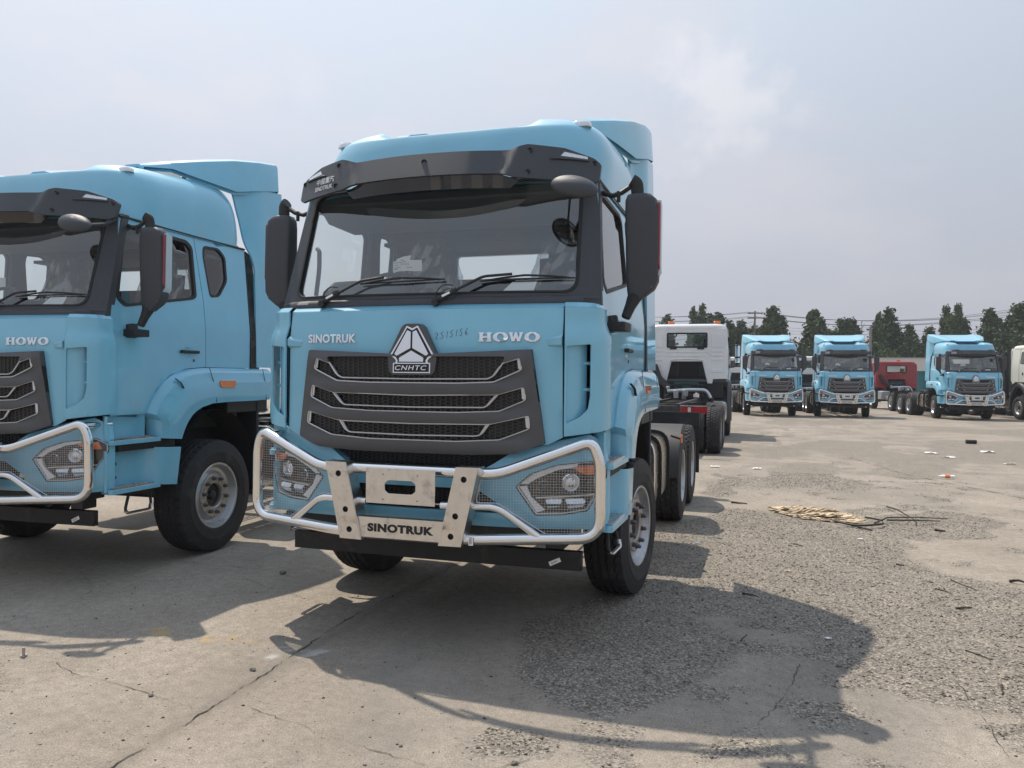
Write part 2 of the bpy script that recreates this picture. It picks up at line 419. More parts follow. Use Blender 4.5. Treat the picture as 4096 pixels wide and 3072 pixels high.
def make_wheel(kind):
    """rim with tyre, hub and nuts as children; axle along x, outer face at +x"""
    r = MB()
    if kind == 'front':
        revolve(r, [(.268,-.13),(.292,-.145),(.300,-.14),(.302,-.12),(.302,.125),(.312,.143),(.306,.15),(.292,.146),(.284,.130),(.276,.105),(.262,.085),(.235,.076),(.205,.094),(.20,.105)], 56)
    else:
        revolve(r, [(.268,-.13),(.292,-.145),(.300,-.14),(.302,-.12),(.302,.125),(.312,.143),(.306,.15),(.292,.146),(.284,.13),(.274,.05),(.268,-.03),(.235,-.075),(.205,-.07),(.20,-.06)], 48)
    w = r.build('wheel', 'rim')
    off = .105 if kind == 'front' else -.06
    g = MB(); revolve(g, [(.202,off-.004),(.205,off+.006),(.198,off+.012),(.122,off+.012),(.112,off+.004),(.108,off-.05)], 48); g.build('rim_face', 'ring', w)
    h = MB()
    if kind == 'front': revolve(h, [(.110,off-.06),(.108,off-.02),(.10,off-.035),(.05,off-.03),(.042,off-.005),(.03,off+.004),(.001,off+.006)], 32)
    else: revolve(h, [(.110,off-.06),(.108,off+.08),(.095,off+.10),(.06,off+.105),(.001,off+.108)], 32)
    h.build('hub', 'frame', w)
    t = MB(); na = 168
    prof_o = [(.292,.128),(.312,.146),(.335,.153),(.338,.157),(.342,.155),(.365,.160),(.40,.163),(.410,.166),(.416,.163),(.44,.160),(.47,.153),(.497,.146),(.514,.141)]
    nt_ = 42; cols = [lerp(.134,-.134, i/nt_) for i in range(nt_+1)]
    prof = len(prof_o)*2+nt_+1; vs = []
    for i in range(na):
        a = 2*PI*i/na; ca, sa = math.cos(a), math.sin(a)
        tri = abs(((i/na*42) % 1)*2-1)-.5
        row = [(r_, h_) for r_, h_ in prof_o]
        for c in cols:
            rr = .530-.010*(abs(c)/.134)**4
            d = 0
            if kind == 'front':
                for gc in (-.088,-.03,.03,.088):
                    if abs(c-gc-tri*.014) < .0070: d = .017
                if abs(c) > .100 and (i % 4) == 0: d = .012
            else:
                for gc in (-.062,0,.062):
                    if abs(c-gc-tri*.016) < .0062: d = .016
                ph = (i+(2 if int((c+.134)/.062) % 2 else 0)) % 4
                if ph == 0: d = .015
            row.append((rr-d, c))
        row += [(r_, -h_) for r_, h_ in prof_o[::-1]]
        vs += [(h_, r_*ca, r_*sa) for r_, h_ in row]
    fs = []
    for i in range(na):
        j = (i+1) % na
        for k in range(prof-1): fs.append((i*prof+k, i*prof+k+1, j*prof+k+1, j*prof+k))
    t.add(vs, fs); t.build('tyre', 'rubber', w, smooth=28)
    nm = None
    for k in range(10):
        if nm is None:
            q_ = MB(); revolve(q_, [(.019,0),(.019,.012),(.0155,.014),(.0155,.034),(.010,.042),(.001,.044)], 10); o = q_.build('wheel_nut', 'nut', w); nm = o.data
        else:
            o = bpy.data.objects.new('wheel_nut', nm); COL.objects.link(o); o.parent = w
        a = 2*PI*(k+.5)/10; o.location = (off+.010, .163*math.cos(a), .163*math.sin(a))
    return w

def superring(cx, cy, hx, hy, z, n=20, e=4.0):
    out = []
    for i in range(n):
        a = 2*PI*i/n; c, s = math.cos(a), math.sin(a)
        out.append((cx+hx*math.copysign(abs(c)**(2/e), c), cy+hy*math.copysign(abs(s)**(2/e), s), z))
    return out
def loft(mb, rings, cap=True):
    n = len(rings[0]); vs = [p for r in rings for p in r]; fs = []
    for i in range(len(rings)-1):
        for k in range(n): fs.append((i*n+k, i*n+(k+1) % n, (i+1)*n+(k+1) % n, (i+1)*n+k))
    if cap: fs += [tuple(range(n))[::-1], tuple(range((len(rings)-1)*n, len(rings)*n))]
    mb.add(vs, fs); return mb

def hexcells(mb, polys, mp, px=.036, pz=.0215, wall=.15, depth=.010):
    """elongated honeycomb: every cell is a rim with depth, real holes in between"""
    allp = [p for po in polys for p in po]; x0 = min(p[0] for p in allp); x1 = max(p[0] for p in allp); z0 = min(p[1] for p in allp); z1 = max(p[1] for p in allp)
    i = 0; x = x0
    while x < x1:
        z = z0+(pz/2 if i % 2 else 0)
        while z < z1:
            if any(inside((x, z), po) for po in polys):
                vs = []
                for sc, d in ((1.0, 0), (1-wall, 0), (1-wall, depth)):
                    for dx, dz in ((-.68,0),(-.36,.5),(.36,.5),(.68,0),(.36,-.5),(-.36,-.5)):
                        vs.append(tuple(mp(x+dx*px*sc*.96, z+dz*pz*sc, d)))
                fs = []
                for k in range(6):
                    j = (k+1) % 6; fs += [(k, j, 6+j, 6+k), (6+k, 6+j, 12+j, 12+k)]
                mb.add(vs, fs)
            z += pz
        x += px*1.0; i += 1

def make_truck():
    T = node('tractor_truck')
    def part(mb, name, mt, parent=None, **k): return mb.build(name, mt, parent or T, **k)
    # ---- cab front panel -------------------------------------------------
    f = MB()
    sheet(f, [(.95,2.10),(.95,1.93),(.956,1.308),(.866,1.262),(-.866,1.262),(-.956,1.308),(-.95,1.93),(-.95,2.10)], [], mpF, .012, .07)
    sheet(f, [(.95,2.132),(.95,2.101),(-.95,2.101),(-.95,2.132)], [], mpF, .006, .07)
    front = part(f, 'front_panel', 'paint', bevel=.003)
    for s in (1, -1):      # raised shoulders beside the seam
        w = MB(); P = lambda x, z, d: mpF(x, z, d)
        w.add([P(.84,1.905,0),P(.951,1.935,0),P(.951,1.915,-.032),P(.855,1.893,-.004),P(.951,1.872,-.032),P(.86,1.868,-.004),P(.951,1.855,0),P(.862,1.862,0)],
              [(0,1,2,3),(3,2,4,5),(5,4,6,7),(1,6,4,2),(0,3,5,7)])
        part(w, 'panel_shoulder', 'paint', front, sx=s, smooth=30)
    # corner panels with the recessed air scoop
    uE = CP.l[-1]
    for s in (1, -1):
        c = MB(); hole = rpoly([(.012,1.395),(.085,1.43),(.135,1.48),(.15,1.56),(.15,1.875),(.012,1.862)], .012, 3)
        sheet(c, [(.0,2.10),(.0,1.315),(.14,1.335),(uE,1.355),(uE,2.10)], [hole], mpC, .014, .045)
        sheet(c, [(0,2.132),(0,2.101),(uE,2.101),(uE,2.132)], [], mpC, .006, .05)
        o = part(c, 'corner_panel', 'paint', bevel=.002, sx=s)
        r = MB(); sheet(r, [(.0,1.38),(.16,1.45),(.16,1.885),(.0,1.87)], [], lambda u, z, d: mpC(u, z, .012+.055*u/.16+d), .003, .04)
        part(r, 'air_scoop', 'paint', o, sx=s)
        for z in (1.60, 1.76):
            g = MB(); x, y = CP.at(.135, -.03); tube(g, [(x-.01, y, z), (x+.035, y+.02, z)], .011, 8); part(g, 'peg', 'paint', o, sx=s)
    # ---- grille -----------------------------------------------------------
    def mg(off): return lambda u, v, d: mpF(u, v, off+d)
    O1 = [(.612,1.797),(.598,1.757),(.705,1.790),(.717,1.717),(.54,1.636),(.30,1.626)]
    O1 = rpoly(O1+[(-x, z) for x, z in O1[::-1]], .012, 2)
    O2 = [(.0,1.550),(.567,1.564),(.733,1.614),(.743,1.533),(.577,1.459),(.30,1.447)]
    O2 = rpoly(O2+[(-x, z) for x, z in O2[::-1][:-1]], .012, 2)
    O3 = [(.0,1.374),(.512,1.381),(.761,1.440),(.769,1.361),(.579,1.284),(.30,1.268)]
    O3 = rpoly(O3+[(-x, z) for x, z in O3[::-1][:-1]], .012, 2)
    outl = [(.082,1.812),(.767,1.842),(.852,1.270),(.67,1.205),(.40,1.190),(-.40,1.190),(-.67,1.205),(-.852,1.270),(-.767,1.842),(-.082,1.812)]
    g = MB()
    def mS(u, v, d):      # bars slightly rolled: proud between the openings
        k = -.052-.014*math.cos((v-1.245)/.175*2*PI)*(1 if v < 1.86 else 0)*smooth((.80-abs(u))/.10)
        edge = max(0, (abs(u)-.70)/.15)
        return mpF(u, v, k+.03*edge**2+d)
    sheet(g, rpoly(outl, .015, 2), [O1, O2, O3], mS, .05, .035)
    G = part(g, 'grille', 'grille', bevel=.004, seg=2)
    g = MB(); sheet(g, outl, [], mg(-.004), .002, .1); part(g, 'grille_backing', 'black', G)
    # solid honeycomb embossing at the outer fields and top row, open cells in the middle
    g = MB(); hexcells(g, [O1, O2, O3], mg(-.032)); part(g, 'honeycomb_mesh', 'meshp', G, kind='stuff', smooth=0)
    g = MB()
    for po in ([(-.62,1.80),(.62,1.80),(.71,1.79),(.72,1.71),(.54,1.62),(-.54,1.62),(-.72,1.71),(-.71,1.79)],):
        sheet(g, po, [], mg(-.026), .002, .1)
    for s in (1, -1):
        for po in ([(.56,1.57),(.735,1.615),(.745,1.53),(.577,1.455),(.46,1.45),(.50,1.49)], [(.50,1.385),(.763,1.44),(.77,1.36),(.579,1.282),(.52,1.30)]):
            sheet(g, [(x*s, z) for x, z in po], [], mg(-.026), .002, .1)
    part(g, 'honeycomb_floor', 'seal', G)
    def trim(path, r, flat=(1, 1.5)):
        b = MB(); pts = []
        P = fillet([(x, 0, z) for x, z in path], .02, 4)
        for a_, b_ in zip(P, P[1:]):
            n = max(1, int((b_-a_).length/.08))
            for k in range(n): pts.append(a_.lerp(b_, k/n))
        pts.append(P[-1]); tube(b, [mpF(p.x, p.z, -.054) for p in pts], r*.62, 6, flat=flat); return b
    part(trim([(.598,1.757),(.703,1.788),(.714,1.717),(.54,1.64),(.3,1.631),(-.3,1.631),(-.54,1.64),(-.714,1.717),(-.703,1.788),(-.598,1.757)], .0055), 'silver_trim', 'silver', G)
    part(trim([(.598,1.757),(.545,1.682),(.505,1.660),(.0,1.655),(-.505,1.660),(-.545,1.682),(-.598,1.757)], .0055), 'silver_trim', 'silver', G)
    for a, b, c in (((0,1.552),[(.567,1.564),(.731,1.612),(.741,1.533),(.577,1.463),(.3,1.450)],[(.567,1.562),(.510,1.500),(.479,1.484)]),
                    ((0,1.374),[(.512,1.381),(.759,1.438),(.767,1.361),(.579,1.288),(.3,1.271)],[(.512,1.379),(.474,1.325),(.440,1.308)])):
        h = [a]+b; full = h+[(-x, z) for x, z in h[::-1]]
        part(trim(full, .0045), 'silver_trim', 'silver', G)
        part(trim(c+[(0,c[-1][1]-.006)]+[(-x, z) for x, z in c[::-1]], .0055), 'silver_trim', 'silver', G)
    # broad silver ends of the trims
    for s in (1, -1):
        for q4 in ([(.703,1.788),(.714,1.717),(.693,1.722),(.686,1.778)], [(.731,1.612),(.741,1.533),(.718,1.54),(.712,1.602)], [(.759,1.438),(.767,1.361),(.744,1.366),(.738,1.428)],
                   [(.598,1.757),(.545,1.682),(.518,1.664),(.572,1.735)], [(.567,1.562),(.510,1.500),(.484,1.488),(.545,1.556)], [(.512,1.379),(.474,1.325),(.448,1.312),(.49,1.374)]):
            g = MB(); sheet(g, [(x*s, z) for x, z in q4], [], lambda u, v, d: mpF(u, v, -.050+d), .012, .2); part(g, 'silver_trim', 'silver', G)
    # black honeycomb under the grille
    g = MB(); hexcells(g, [[(.55,1.195),(.50,1.115),(-.50,1.115),(-.55,1.195)]], lambda u, v, d: (u, -1.50+.03*u*u+d, v), .034, .02, .25, .012)
    part(g, 'lower_mesh', 'black', kind='stuff', smooth=0)
    g = MB(); sheet(g, [(.62,1.24),(.57,1.112),(-.57,1.112),(-.62,1.24)], [], lambda u, v, d: (u, -1.484+.03*u*u+d, v), .01, .1); part(g, 'lower_mesh_backing', 'flatblack')
    # ---- emblem --------------------------------------------------------------
    E = MB(); me = lambda o: (lambda u, v, d: (u, -1.588+(v-1.68)*.035+o+d, v))
    sheet(E, rpoly([(.048,2.004),(.075,1.985),(.168,1.800),(.156,1.70),(.135,1.680),(-.135,1.680),(-.156,1.70),(-.168,1.800),(-.075,1.985),(-.048,2.004)], .012, 3), [], me(-.025), .055, .2)
    E = part(E, 'emblem', 'grille', bevel=.006, seg=2)
    def em(pts, off, mt, nm='emblem_face', th=.004):
        b = MB(); sheet(b, pts, [], me(off), th, .3); return part(b, nm, mt, E, bevel=.0008)
    em([(.038,1.991),(.0,1.974),(-.038,1.991),(-.150,1.806),(-.120,1.784),(-.108,1.770),(-.112,1.757),(-.128,1.756),(-.128,1.692),(.128,1.692),(.128,1.756),(.112,1.757),(.108,1.770),(.120,1.784),(.150,1.806)], -.029, 'mirror', 'emblem_rim')
    em([(.034,1.978),(.0,1.960),(-.034,1.978),(-.134,1.808),(-.106,1.790),(-.093,1.770),(-.098,1.757),(.098,1.757),(.093,1.770),(.106,1.790),(.134,1.808)], -.033, 'ink', 'emblem_ground')
    em([(-.006,1.951),(-.031,1.962),(-.117,1.812),(-.100,1.800),(-.006,1.849)], -.037, 'mirror')
    em([(.006,1.951),(.031,1.962),(.117,1.812),(.100,1.800),(.006,1.849)], -.037, 'mirror')
    em([(0,1.834),(-.084,1.788),(-.083,1.763),(.083,1.763),(.084,1.788)], -.037, 'mirror')
    em([(-.119,1.750),(.119,1.750),(.119,1.699),(-.119,1.699)], -.033, 'ink', 'emblem_ground')
    b = MB(); text(b, 'CNHTC', me(0), -.108, 1.710, .108, 1.740, -.034, -.040, bold=.012, spacing=1.15, shear=.2); part(b, 'lettering', 'mirror', E)
    # badges
    b = MB(); text(b, 'SINOTRUK', mpF, -.792, 1.888, -.425, 1.945, 0, -.010, bold=.035, spacing=1.04); part(b, 'lettering', 'mirror', front, bevel=.0012)
    HW = {'H': [[(0,0),(.44,0),(.44,.14),(.34,.14),(.34,.42),(.66,.42),(.66,.14),(.56,.14),(.56,0),(1,0),(1,.14),(.92,.14),(.92,.86),(1,.86),(1,1),(.56,1),(.56,.86),(.66,.86),(.66,.58),(.34,.58),(.34,.86),(.44,.86),(.44,1),(0,1),(0,.86),(.08,.86),(.08,.14),(0,.14)]],
          'W': [[(.22,0),(.42,0),(.52,.42),(.62,0),(.82,0),(1.0,.86),(1.04,.86),(1.04,1),(.74,1),(.74,.86),(.80,.86),(.71,.42),(.60,.86),(.60,1),(.42,1),(.33,.42),(.26,.86),(.32,.86),(.32,1),(0,1),(0,.86),(.04,.86)]]}
    b = MB(); ox = .425; wl = .088
    for ch in 'HOWO':
        if ch == 'O':
            ou = [(ox+wl*.5+wl*.55*math.cos(2*PI*k/24), 1.918+.031*math.sin(2*PI*k/24)) for k in range(24)]
            inn = [(ox+wl*.5+wl*.24*math.cos(2*PI*k/16), 1.918+.021*math.sin(2*PI*k/16)) for k in range(16)]
            sheet(b, ou, [inn], lambda u, v, d: mpF(u, v, -.010+d), .010, .3)
        else:
            sheet(b, [(ox+wl*x*.98, 1.889+.058*z) for x, z in HW[ch][0]], [], lambda u, v, d: mpF(u, v, -.010+d), .010, .3)
        ox += wl+.009 if ch != 'W' else wl+.014
    part(b, 'lettering', 'mirror', front, bevel=.0012)
    # number written by hand in marker pen
    dg = {'2': [(0,.75),(.2,1),(.5,.9),(.45,.6),(.0,.05),(.55,.1)], '5': [(.6,1),(.2,.95),(.1,.6),(.45,.55),(.5,.25),(.3,.0),(.0,.1)], '1': [(.3,1),(.15,0)], '6': [(.5,1),(.15,.6),(.05,.2),(.3,.0),(.5,.25),(.3,.45),(.1,.3)]}
    b = MB(); ox = .137
    for i, ch in enumerate('2515156'):
        P = fillet([(ox+.034*x+(i*.0), 0, 1.905+i*.0045+.043*z) for x, z in dg[ch]], .01, 3)
        tube(b, [mpF(p.x, p.z, -.001) for p in P], .0014, 4); ox += .036 if ch != '1' else .026
    part(b, 'handwritten_number', 'ink', front)
    # ---- windscreen, frame, cowl ---------------------------------------------
    f = MB(); hole = rpoly([(1.005,2.205),(.985,2.965),(-.985,2.965),(-1.005,2.205)], .09, 7)
    sheet(f, rpoly([(1.146,2.128),(1.078,2.985),(-1.078,2.985),(-1.146,2.128)], .004, 1), [hole], mpW, .07, .05)
    W = part(f, 'windscreen_frame', 'plastic', bevel=.006)
    f = MB(); h2 = [(x*.985, 2.58+(z-2.58)*.975) for x, z in hole]
    sheet(f, [(x*1.004, 2.58+(z-2.58)*1.01) for x, z in hole], [h2], lambda x, z, d: mpW(x, z, -.006+d), .02, .06); part(f, 'rubber_seal', 'seal', W, bevel=.003)
    f = MB(); sheet(f, [(x*1.002, z) for x, z in hole], [], lambda x, z, d: mpW(x, z, .012), 0, .05); part(f, 'windscreen', 'wglass')
    f = MB()
    for k in range(24):
        a = -1.14+2.28*k/24; b_ = a+2.28/24
        pts = []
        for x in (a, b_):
            yf = mpF(x, 2.132, 0)[1] if abs(x) < .95 else lerp(mpF(.95, 2.132, 0)[1], -1.29, (abs(x)-.95)/.19); yw = mpW(x, 2.14, -.004)[1]
            pts.append([(x, yf-.004, 2.133), (x, yf-.002, 2.152), (x, (yf+yw)/2, 2.170), (x, yw+.02, 2.185)])
        f.add(pts[0]+pts[1], [(0,1,5,4),(1,2,6,5),(2,3,7,6)])
    part(f, 'cowl_strip', 'plastic', W)
    # wipers
    for pts, bl in (((-.726,2.165,-.44,2.300,-.276,2.322), (-.46,2.285,.146,2.300)), ((.114,2.155,.421,2.305,.607,2.317), (.39,2.28,.985,2.296))):
        f = MB(); x0, z0, x1, z1, x2, z2 = pts
        Pm = lambda x, z, o: Vector(mpW(x, z, -o))
        tube(f, [Pm(x0, z0, .03), Pm(lerp(x0,x1,.45), lerp(z0,z1,.45), .045)], [.018, .016], 8)
        tube(f, fillet([Pm(lerp(x0,x1,.4), lerp(z0,z1,.4), .045), Pm(x1, z1, .05), Pm(x2, z2, .045)], .03, 4), [.011]*3+[.009]*20 if 0 else .009, 8)
        tube(f, [Pm(x0, z0-.012, .01), Pm(x0, z0-.012, .055)], .022, 10)
        wp = part(f, 'wiper', 'black')
        f = MB(); bx0, bz0, bx1, bz1 = bl
        n = 14
        tube(f, [Pm(lerp(bx0,bx1,k/n), lerp(bz0,bz1,k/n), .012) for k in range(n+1)], .005, 6)
        tube(f, fillet([Pm(lerp(bx0,bx1,.06), lerp(bz0,bz1,.06), .012), Pm(lerp(bx0,bx1,.28), lerp(bz0,bz1,.28)+.012, .03), Pm(lerp(bx0,bx1,.5), lerp(bz0,bz1,.5)+.02, .045), Pm(lerp(bx0,bx1,.75), lerp(bz0,bz1,.75)+.012, .03), Pm(lerp(bx0,bx1,.95), lerp(bz0,bz1,.95), .012)], .02, 3), .007, 6)
        part(f, 'wiper_blade', 'black', wp)
        f = MB(); P = fillet([Pm(x0+.01, z0-.02, .0), Pm(x0-.02, z0+.05, .02), Pm(x0+.03, z0+.11, .02), Pm(x0+.10, z0+.10, .03)], .04, 5); tube(f, P, .004, 5)
        part(f, 'washer_hose', 'black', wp)
        f = MB(); c = Pm(lerp(x0,x1,.25), lerp(z0,z1,.25), .067); d = (Pm(x1,z1,.05)-Pm(x0,z0,.05)).normalized(); n_ = Vector((0,-1,0)); q_ = d.cross(n_).normalized()*.007
        f.add([tuple(c-d*.028-q_), tuple(c+d*.028-q_), tuple(c+d*.028+q_), tuple(c-d*.028+q_)], [(0,1,2,3)]); part(f, 'sticker', 'paper', wp)
    # ---- sun visor ------------------------------------------------------------
    half = [(0,3.124),(.55,3.124),(.665,3.158),(.885,3.142),(1.06,3.085),(1.10,3.05),(1.095,2.935),(1.06,2.913),(.62,2.928),(.50,2.958),(0,2.958)]
    f = MB()
    def mV(u, v, d):      # raised ends and a sunk middle, like the moulding
        return mpV(u, v, -.045-.028*smooth((abs(u)-.49-(v-2.95)*.35)/.07)+.15*(v-3.0)*(1-smooth((abs(u)-.49)/.1))+d)
    sheet(f, rpoly(half+[(-x, z) for x, z in half[::-1][1:-1]], .012, 2), [], mV, .03, .035)
    V = part(f, 'sun_visor', 'plastic', bevel=.004, seg=2)
    f = MB(); sheet(f, [(.62,2.93),(.50,2.960),(-.50,2.960),(-.62,2.93),(-.56,2.875),(.56,2.875)], [], lambda u, v, d: mpV(u, v, -.02+(2.957-v)*.45+d), .006, .06); part(f, 'smoked_strip', 'gloss', V)
    for s in (1, -1):
        for x, z in ((.682,3.114),(.682,2.966),(1.06,3.05)):
            f = MB(); p = mV(x*s, z, 0); revolve(f, [(.018,.004),(.018,-.004),(.014,-.005),(.013,.002),(.006,.001),(.005,-.003),(.0005,-.003)], 16, (p[0], p[1], p[2]), 'y'); part(f, 'screw', 'black', V)
        f = MB(); sheet(f, [(.865,3.086),(.885,3.115),(1.02,3.092),(1.022,3.075)], [], lambda u, v, d: mV(u, v, -.003+d), .01, .05); part(f, 'clearance_lamp', 'clear', V, sx=s, bevel=.002)
        f = MB(); sheet(f, [(.80,3.062),(.86,3.080),(1.03,3.069),(1.035,3.06),(.95,3.062)], [], lambda u, v, d: mV(u, v, -.014+d), .014, .04); part(f, 'lamp_ledge', 'plastic', V, sx=s, bevel=.003)
    f = MB(); p = mV(0, 3.06, 0); revolve(f, [(.020,.004),(.019,-.003),(.013,-.003),(.011,.003),(.0005,.002)], 14, p, 'y'); part(f, 'screw', 'seal', V)
    f = MB(); text(f, '中国重汽', mV, -.905, 3.005, -.715, 3.052, 0, -.003, bold=.012); text(f, 'SINOTRUK', mV, -.912, 2.960, -.722, 2.992, 0, -.003); part(f, 'lettering', 'wprint', V)
    # ---- roof -----------------------------------------------------------------
    lv = [(2.945,1.082,-1.205,.70),(3.03,1.088,-1.150,.70),(3.12,1.092,-1.085,.675),(3.18,1.092,-1.065,.655),(3.24,1.086,-1.046,.635),(3.29,1.074,-1.030,.615),(3.33,1.058,-1.016,.60),(3.365,1.036,-1.001,.58),(3.378,1.026,-.995,.575),(3.388,1.018,-.990,.568),(3.394,1.012,-.986,.563),(3.402,1.003,-.979,.558),(3.42,.980,-.960,.54),(3.442,.943,-.930,.52),(3.460,.897,-.90,.49),(3.474,.85,-.865,.46)]
    lv += [(3.474+.022*(1-((1-k/20)**2)), lerp(.84, .02, k/20), lerp(-.865, -.2, k/20), lerp(.46, .0, k/20)) for k in range(1, 21)]
    rings = []
    for (z, hx, yf, yr) in lv:
        ring = []; n = 168
        for i in range(n):
            a = 2*PI*(i+.5)/n; c, s_ = math.cos(a), math.sin(a); e_ = 7.5
            x = hx*math.copysign(abs(c)**(2/e_), c); y = (yf+yr)/2+(yr-yf)/2*math.copysign(abs(s_)**(2/e_), s_)
            if s_ < 0: y += .09*(abs(x)/1.08)**2.5*clamp((-y-.3)/.5)
            else: y -= .03*(abs(x)/1.08)**4
            lf = clamp((z-2.95)/.48); zz = z+.10*smooth((y+.95)/1.4)*lf
            lim = 3.392+.05*(y+1.0); kk = clamp((.60-abs(x))/.085)
            if y < .2 and z > 3.37 and zz > lim: zz = lerp(zz, lim, kk*clamp((.2-y)/.3))
            ring.append((x, y, zz))
        rings.append(ring)
    f = MB(); loft(f, rings, False); f.f.append(tuple(range(len(f.v)-168, len(f.v))))
    RF = part(f, 'roof', 'paint', smooth=32)
    bpy.context.view_layer.update(); lz = RF.ray_cast(Vector((.90,-.84,4.2)), Vector((0,0,-1)))[1].z
    for s in (1, -1):
        f = MB(); c = Vector((.90,-.84,lz+.004)); loft(f, [superring(c.x, c.y, .075, .04, c.z-.03, 16, 3), superring(c.x, c.y, .072, .036, c.z-.004, 16, 3), superring(c.x, c.y, .05, .022, c.z+.014, 16, 2.5)])
        part(f, 'roof_marker_lamp', 'clear', RF, sx=s)
        f = MB(); tube(f, [(1.078,-1.10,2.962),(1.078,-.2,2.956),(1.078,.6,2.958)], .010, 6); part(f, 'rain_gutter', 'black', RF, sx=s)
    # ---- side: door, rear quarter ---------------------------------------------
    win = rpoly([(-1.055,2.862),(-.95,2.905),(-.285,2.892),(-.215,2.84),(-.205,2.392),(-.26,2.365),(-1.10,2.225),(-1.185,2.285)], .035, 4)
    qw = rpoly([(-.045,2.885),(.18,2.897),(.275,2.825),(.275,2.59),(.14,2.43),(.0,2.41),(-.065,2.80)], .04, 4)
    for s in (1, -1):
        f = MB(); sheet(f, [(-1.262,1.337),(-1.262,2.125),(-1.088,2.950),(-.182,2.944),(-.150,2.70),(-.108,2.36),(-.098,1.745),(-.38,1.722),(-.585,1.662),(-.76,1.53),(-.835,1.337)], [win], mpS, .035, .07)
        D = part(f, 'door', 'paint', sx=s, bevel=.004)
        inn = [(lerp(a, -.65, .045), lerp(z, 2.56, .06)) for a, z in win]
        f = MB(); sheet(f, [(lerp(a, -.65, -.02), lerp(z, 2.56, -.03)) for a, z in win], [inn], lambda y, z, d: mpS(y, z, -.004+d), .03, .08); part(f, 'window_frame', 'black', D, sx=s, bevel=.003)
        f = MB(); sheet(f, inn, [], lambda y, z, d: mpS(y, z, .012), 0, .2); part(f, 'door_window', 'sglass', D, sx=s)
        f = MB(); x_ = xs(1.87)
        revolve(f, [(.055,0),(.05,.004),(.03,.0)], 20, (x_, -.36, 1.875)); part(f, 'handle_recess', 'paint', D, sx=s)
        f = MB(); loft(f, [[(x_+.012+a*.4, y, 1.877+b_) for a, b_ in ((-.03,-.014),(.05,-.014),(.06,0),(.05,.014),(-.03,.014))] for y in (-.45,-.40,-.24,-.22)]); part(f, 'door_handle', 'black', D, sx=s, bevel=.004)
        f = MB(); revolve(f, [(.013,0),(.012,.005),(.001,.005)], 12, (x_, -.265, 1.80)); part(f, 'key_lock', 'nut', D, sx=s)
        f = MB(); sheet(f, [(-.174,2.944),(.60,2.952),(.60,1.742),(-.090,1.742),(-.100,2.36),(-.142,2.70)], [qw], mpS, .03, .07)
        Q_ = part(f, 'cab_side', 'paint', sx=s, bevel=.004)
        qi = [(lerp(a, .1, .10), lerp(z, 2.65, .07)) for a, z in qw]
        f = MB(); sheet(f, [(lerp(a, .1, -.04), lerp(z, 2.65, -.03)) for a, z in qw], [qi], lambda y, z, d: mpS(y, z, -.003+d), .02, .08); part(f, 'window_frame', 'black', Q_, sx=s, bevel=.003)
        f = MB(); sheet(f, qi, [], lambda y, z, d: mpS(y, z, .01), 0, .2); part(f, 'quarter_window', 'sglass', Q_, sx=s)
        f = MB(); sheet(f, [(-1.30,1.337),(-1.28,2.15),(-1.09,2.97),(.60,2.97),(.60,1.60),(-.84,1.30)], [[(lerp(a, -.65, .0), lerp(z, 2.56, .0)) for a, z in win], qw], lambda y, z, d: mpS(y, z, .045+d), .02, .12)
        part(f, 'cab_lining', 'interior', sx=s)
        f = MB(); sheet(f, [(-1.30,1.33),(-1.27,2.10),(-1.23,2.10),(-1.26,1.33)], [], lambda y, z, d: (xs(z)-.012-d, y, z), .01, .2)
        part(f, 'door_seal', 'seal', sx=s); f = MB()
        sheet(f, [(-.20,2.95),(-.13,2.95),(-.07,1.74),(-.13,1.74)], [], lambda y, z, d: (xs(z)-.025-d, y, z), .01, .3); part(f, 'door_seal', 'seal', sx=s)
    for s in (1, -1):
        f = MB(); sheet(f, [(-1.312,2.128),(-1.258,2.128),(-1.084,2.955),(-1.078,2.955)], [], lambda y, z, d: (xs(z)-.002-d, y, z), .05, .2); part(f, 'pillar_cover', 'plastic', W, sx=s, bevel=.006)
    # rear wall with window, floor, ceiling
    rw = rpoly([(-.56,2.56),(-.56,2.77),(.56,2.77),(.56,2.56)], .03, 3)
    f = MB(); sheet(f, [(-1.12,1.60),(-1.07,2.97),(1.07,2.97),(1.12,1.60)], [rw], plainY(.565), .04, .2); RW = part(f, 'rear_wall', 'paint')
    f = MB(); sheet(f, [(-1.10,1.60),(-1.05,2.97),(1.05,2.97),(1.10,1.60)], [rw], plainY(.55), .01, .2); part(f, 'rear_lining', 'interior', RW)
    f = MB(); sheet(f, rw, [], lambda x, z, d: (x, .58, z), 0, .3); part(f, 'rear_window', 'sglass', RW)
    f = MB(); box(f, (-1.08,-1.25,1.50), (1.08,.56,1.60)); part(f, 'cab_floor', 'interior'); f = MB(); box(f, (-1.04,-.95,2.965), (1.04,.55,2.985)); part(f, 'headliner', 'interior'); f = MB(); box(f, (-1.04,.05,2.80), (1.04,.5,2.83)); part(f, 'rear_shelf', 'interior')
    f = MB(); prismx(f, [(-1.07,2.97),(-1.09,2.90),(-.95,2.80),(-.55,2.79),(-.50,2.97)], -1.0, 1.0); part(f, 'overhead_shelf', 'dash', bevel=.01)
    # dashboard, wheel, seats
    f = MB(); prismx(f, [(-1.36,2.16),(-1.30,2.20),(-1.05,2.21),(-.92,2.17),(-.88,1.95),(-.95,1.65),(-1.3,1.62)], -1.05, 1.05)
    loft(f, [superring(-.60,-1.05,.36,.20,2.19,20,3), superring(-.60,-1.04,.34,.18,2.28,20,3), superring(-.60,-1.03,.28,.12,2.345,20,3), superring(-.60,-1.02,.20,.06,2.355,20,3)])
    DB = part(f, 'dashboard', 'dash', bevel=.01)
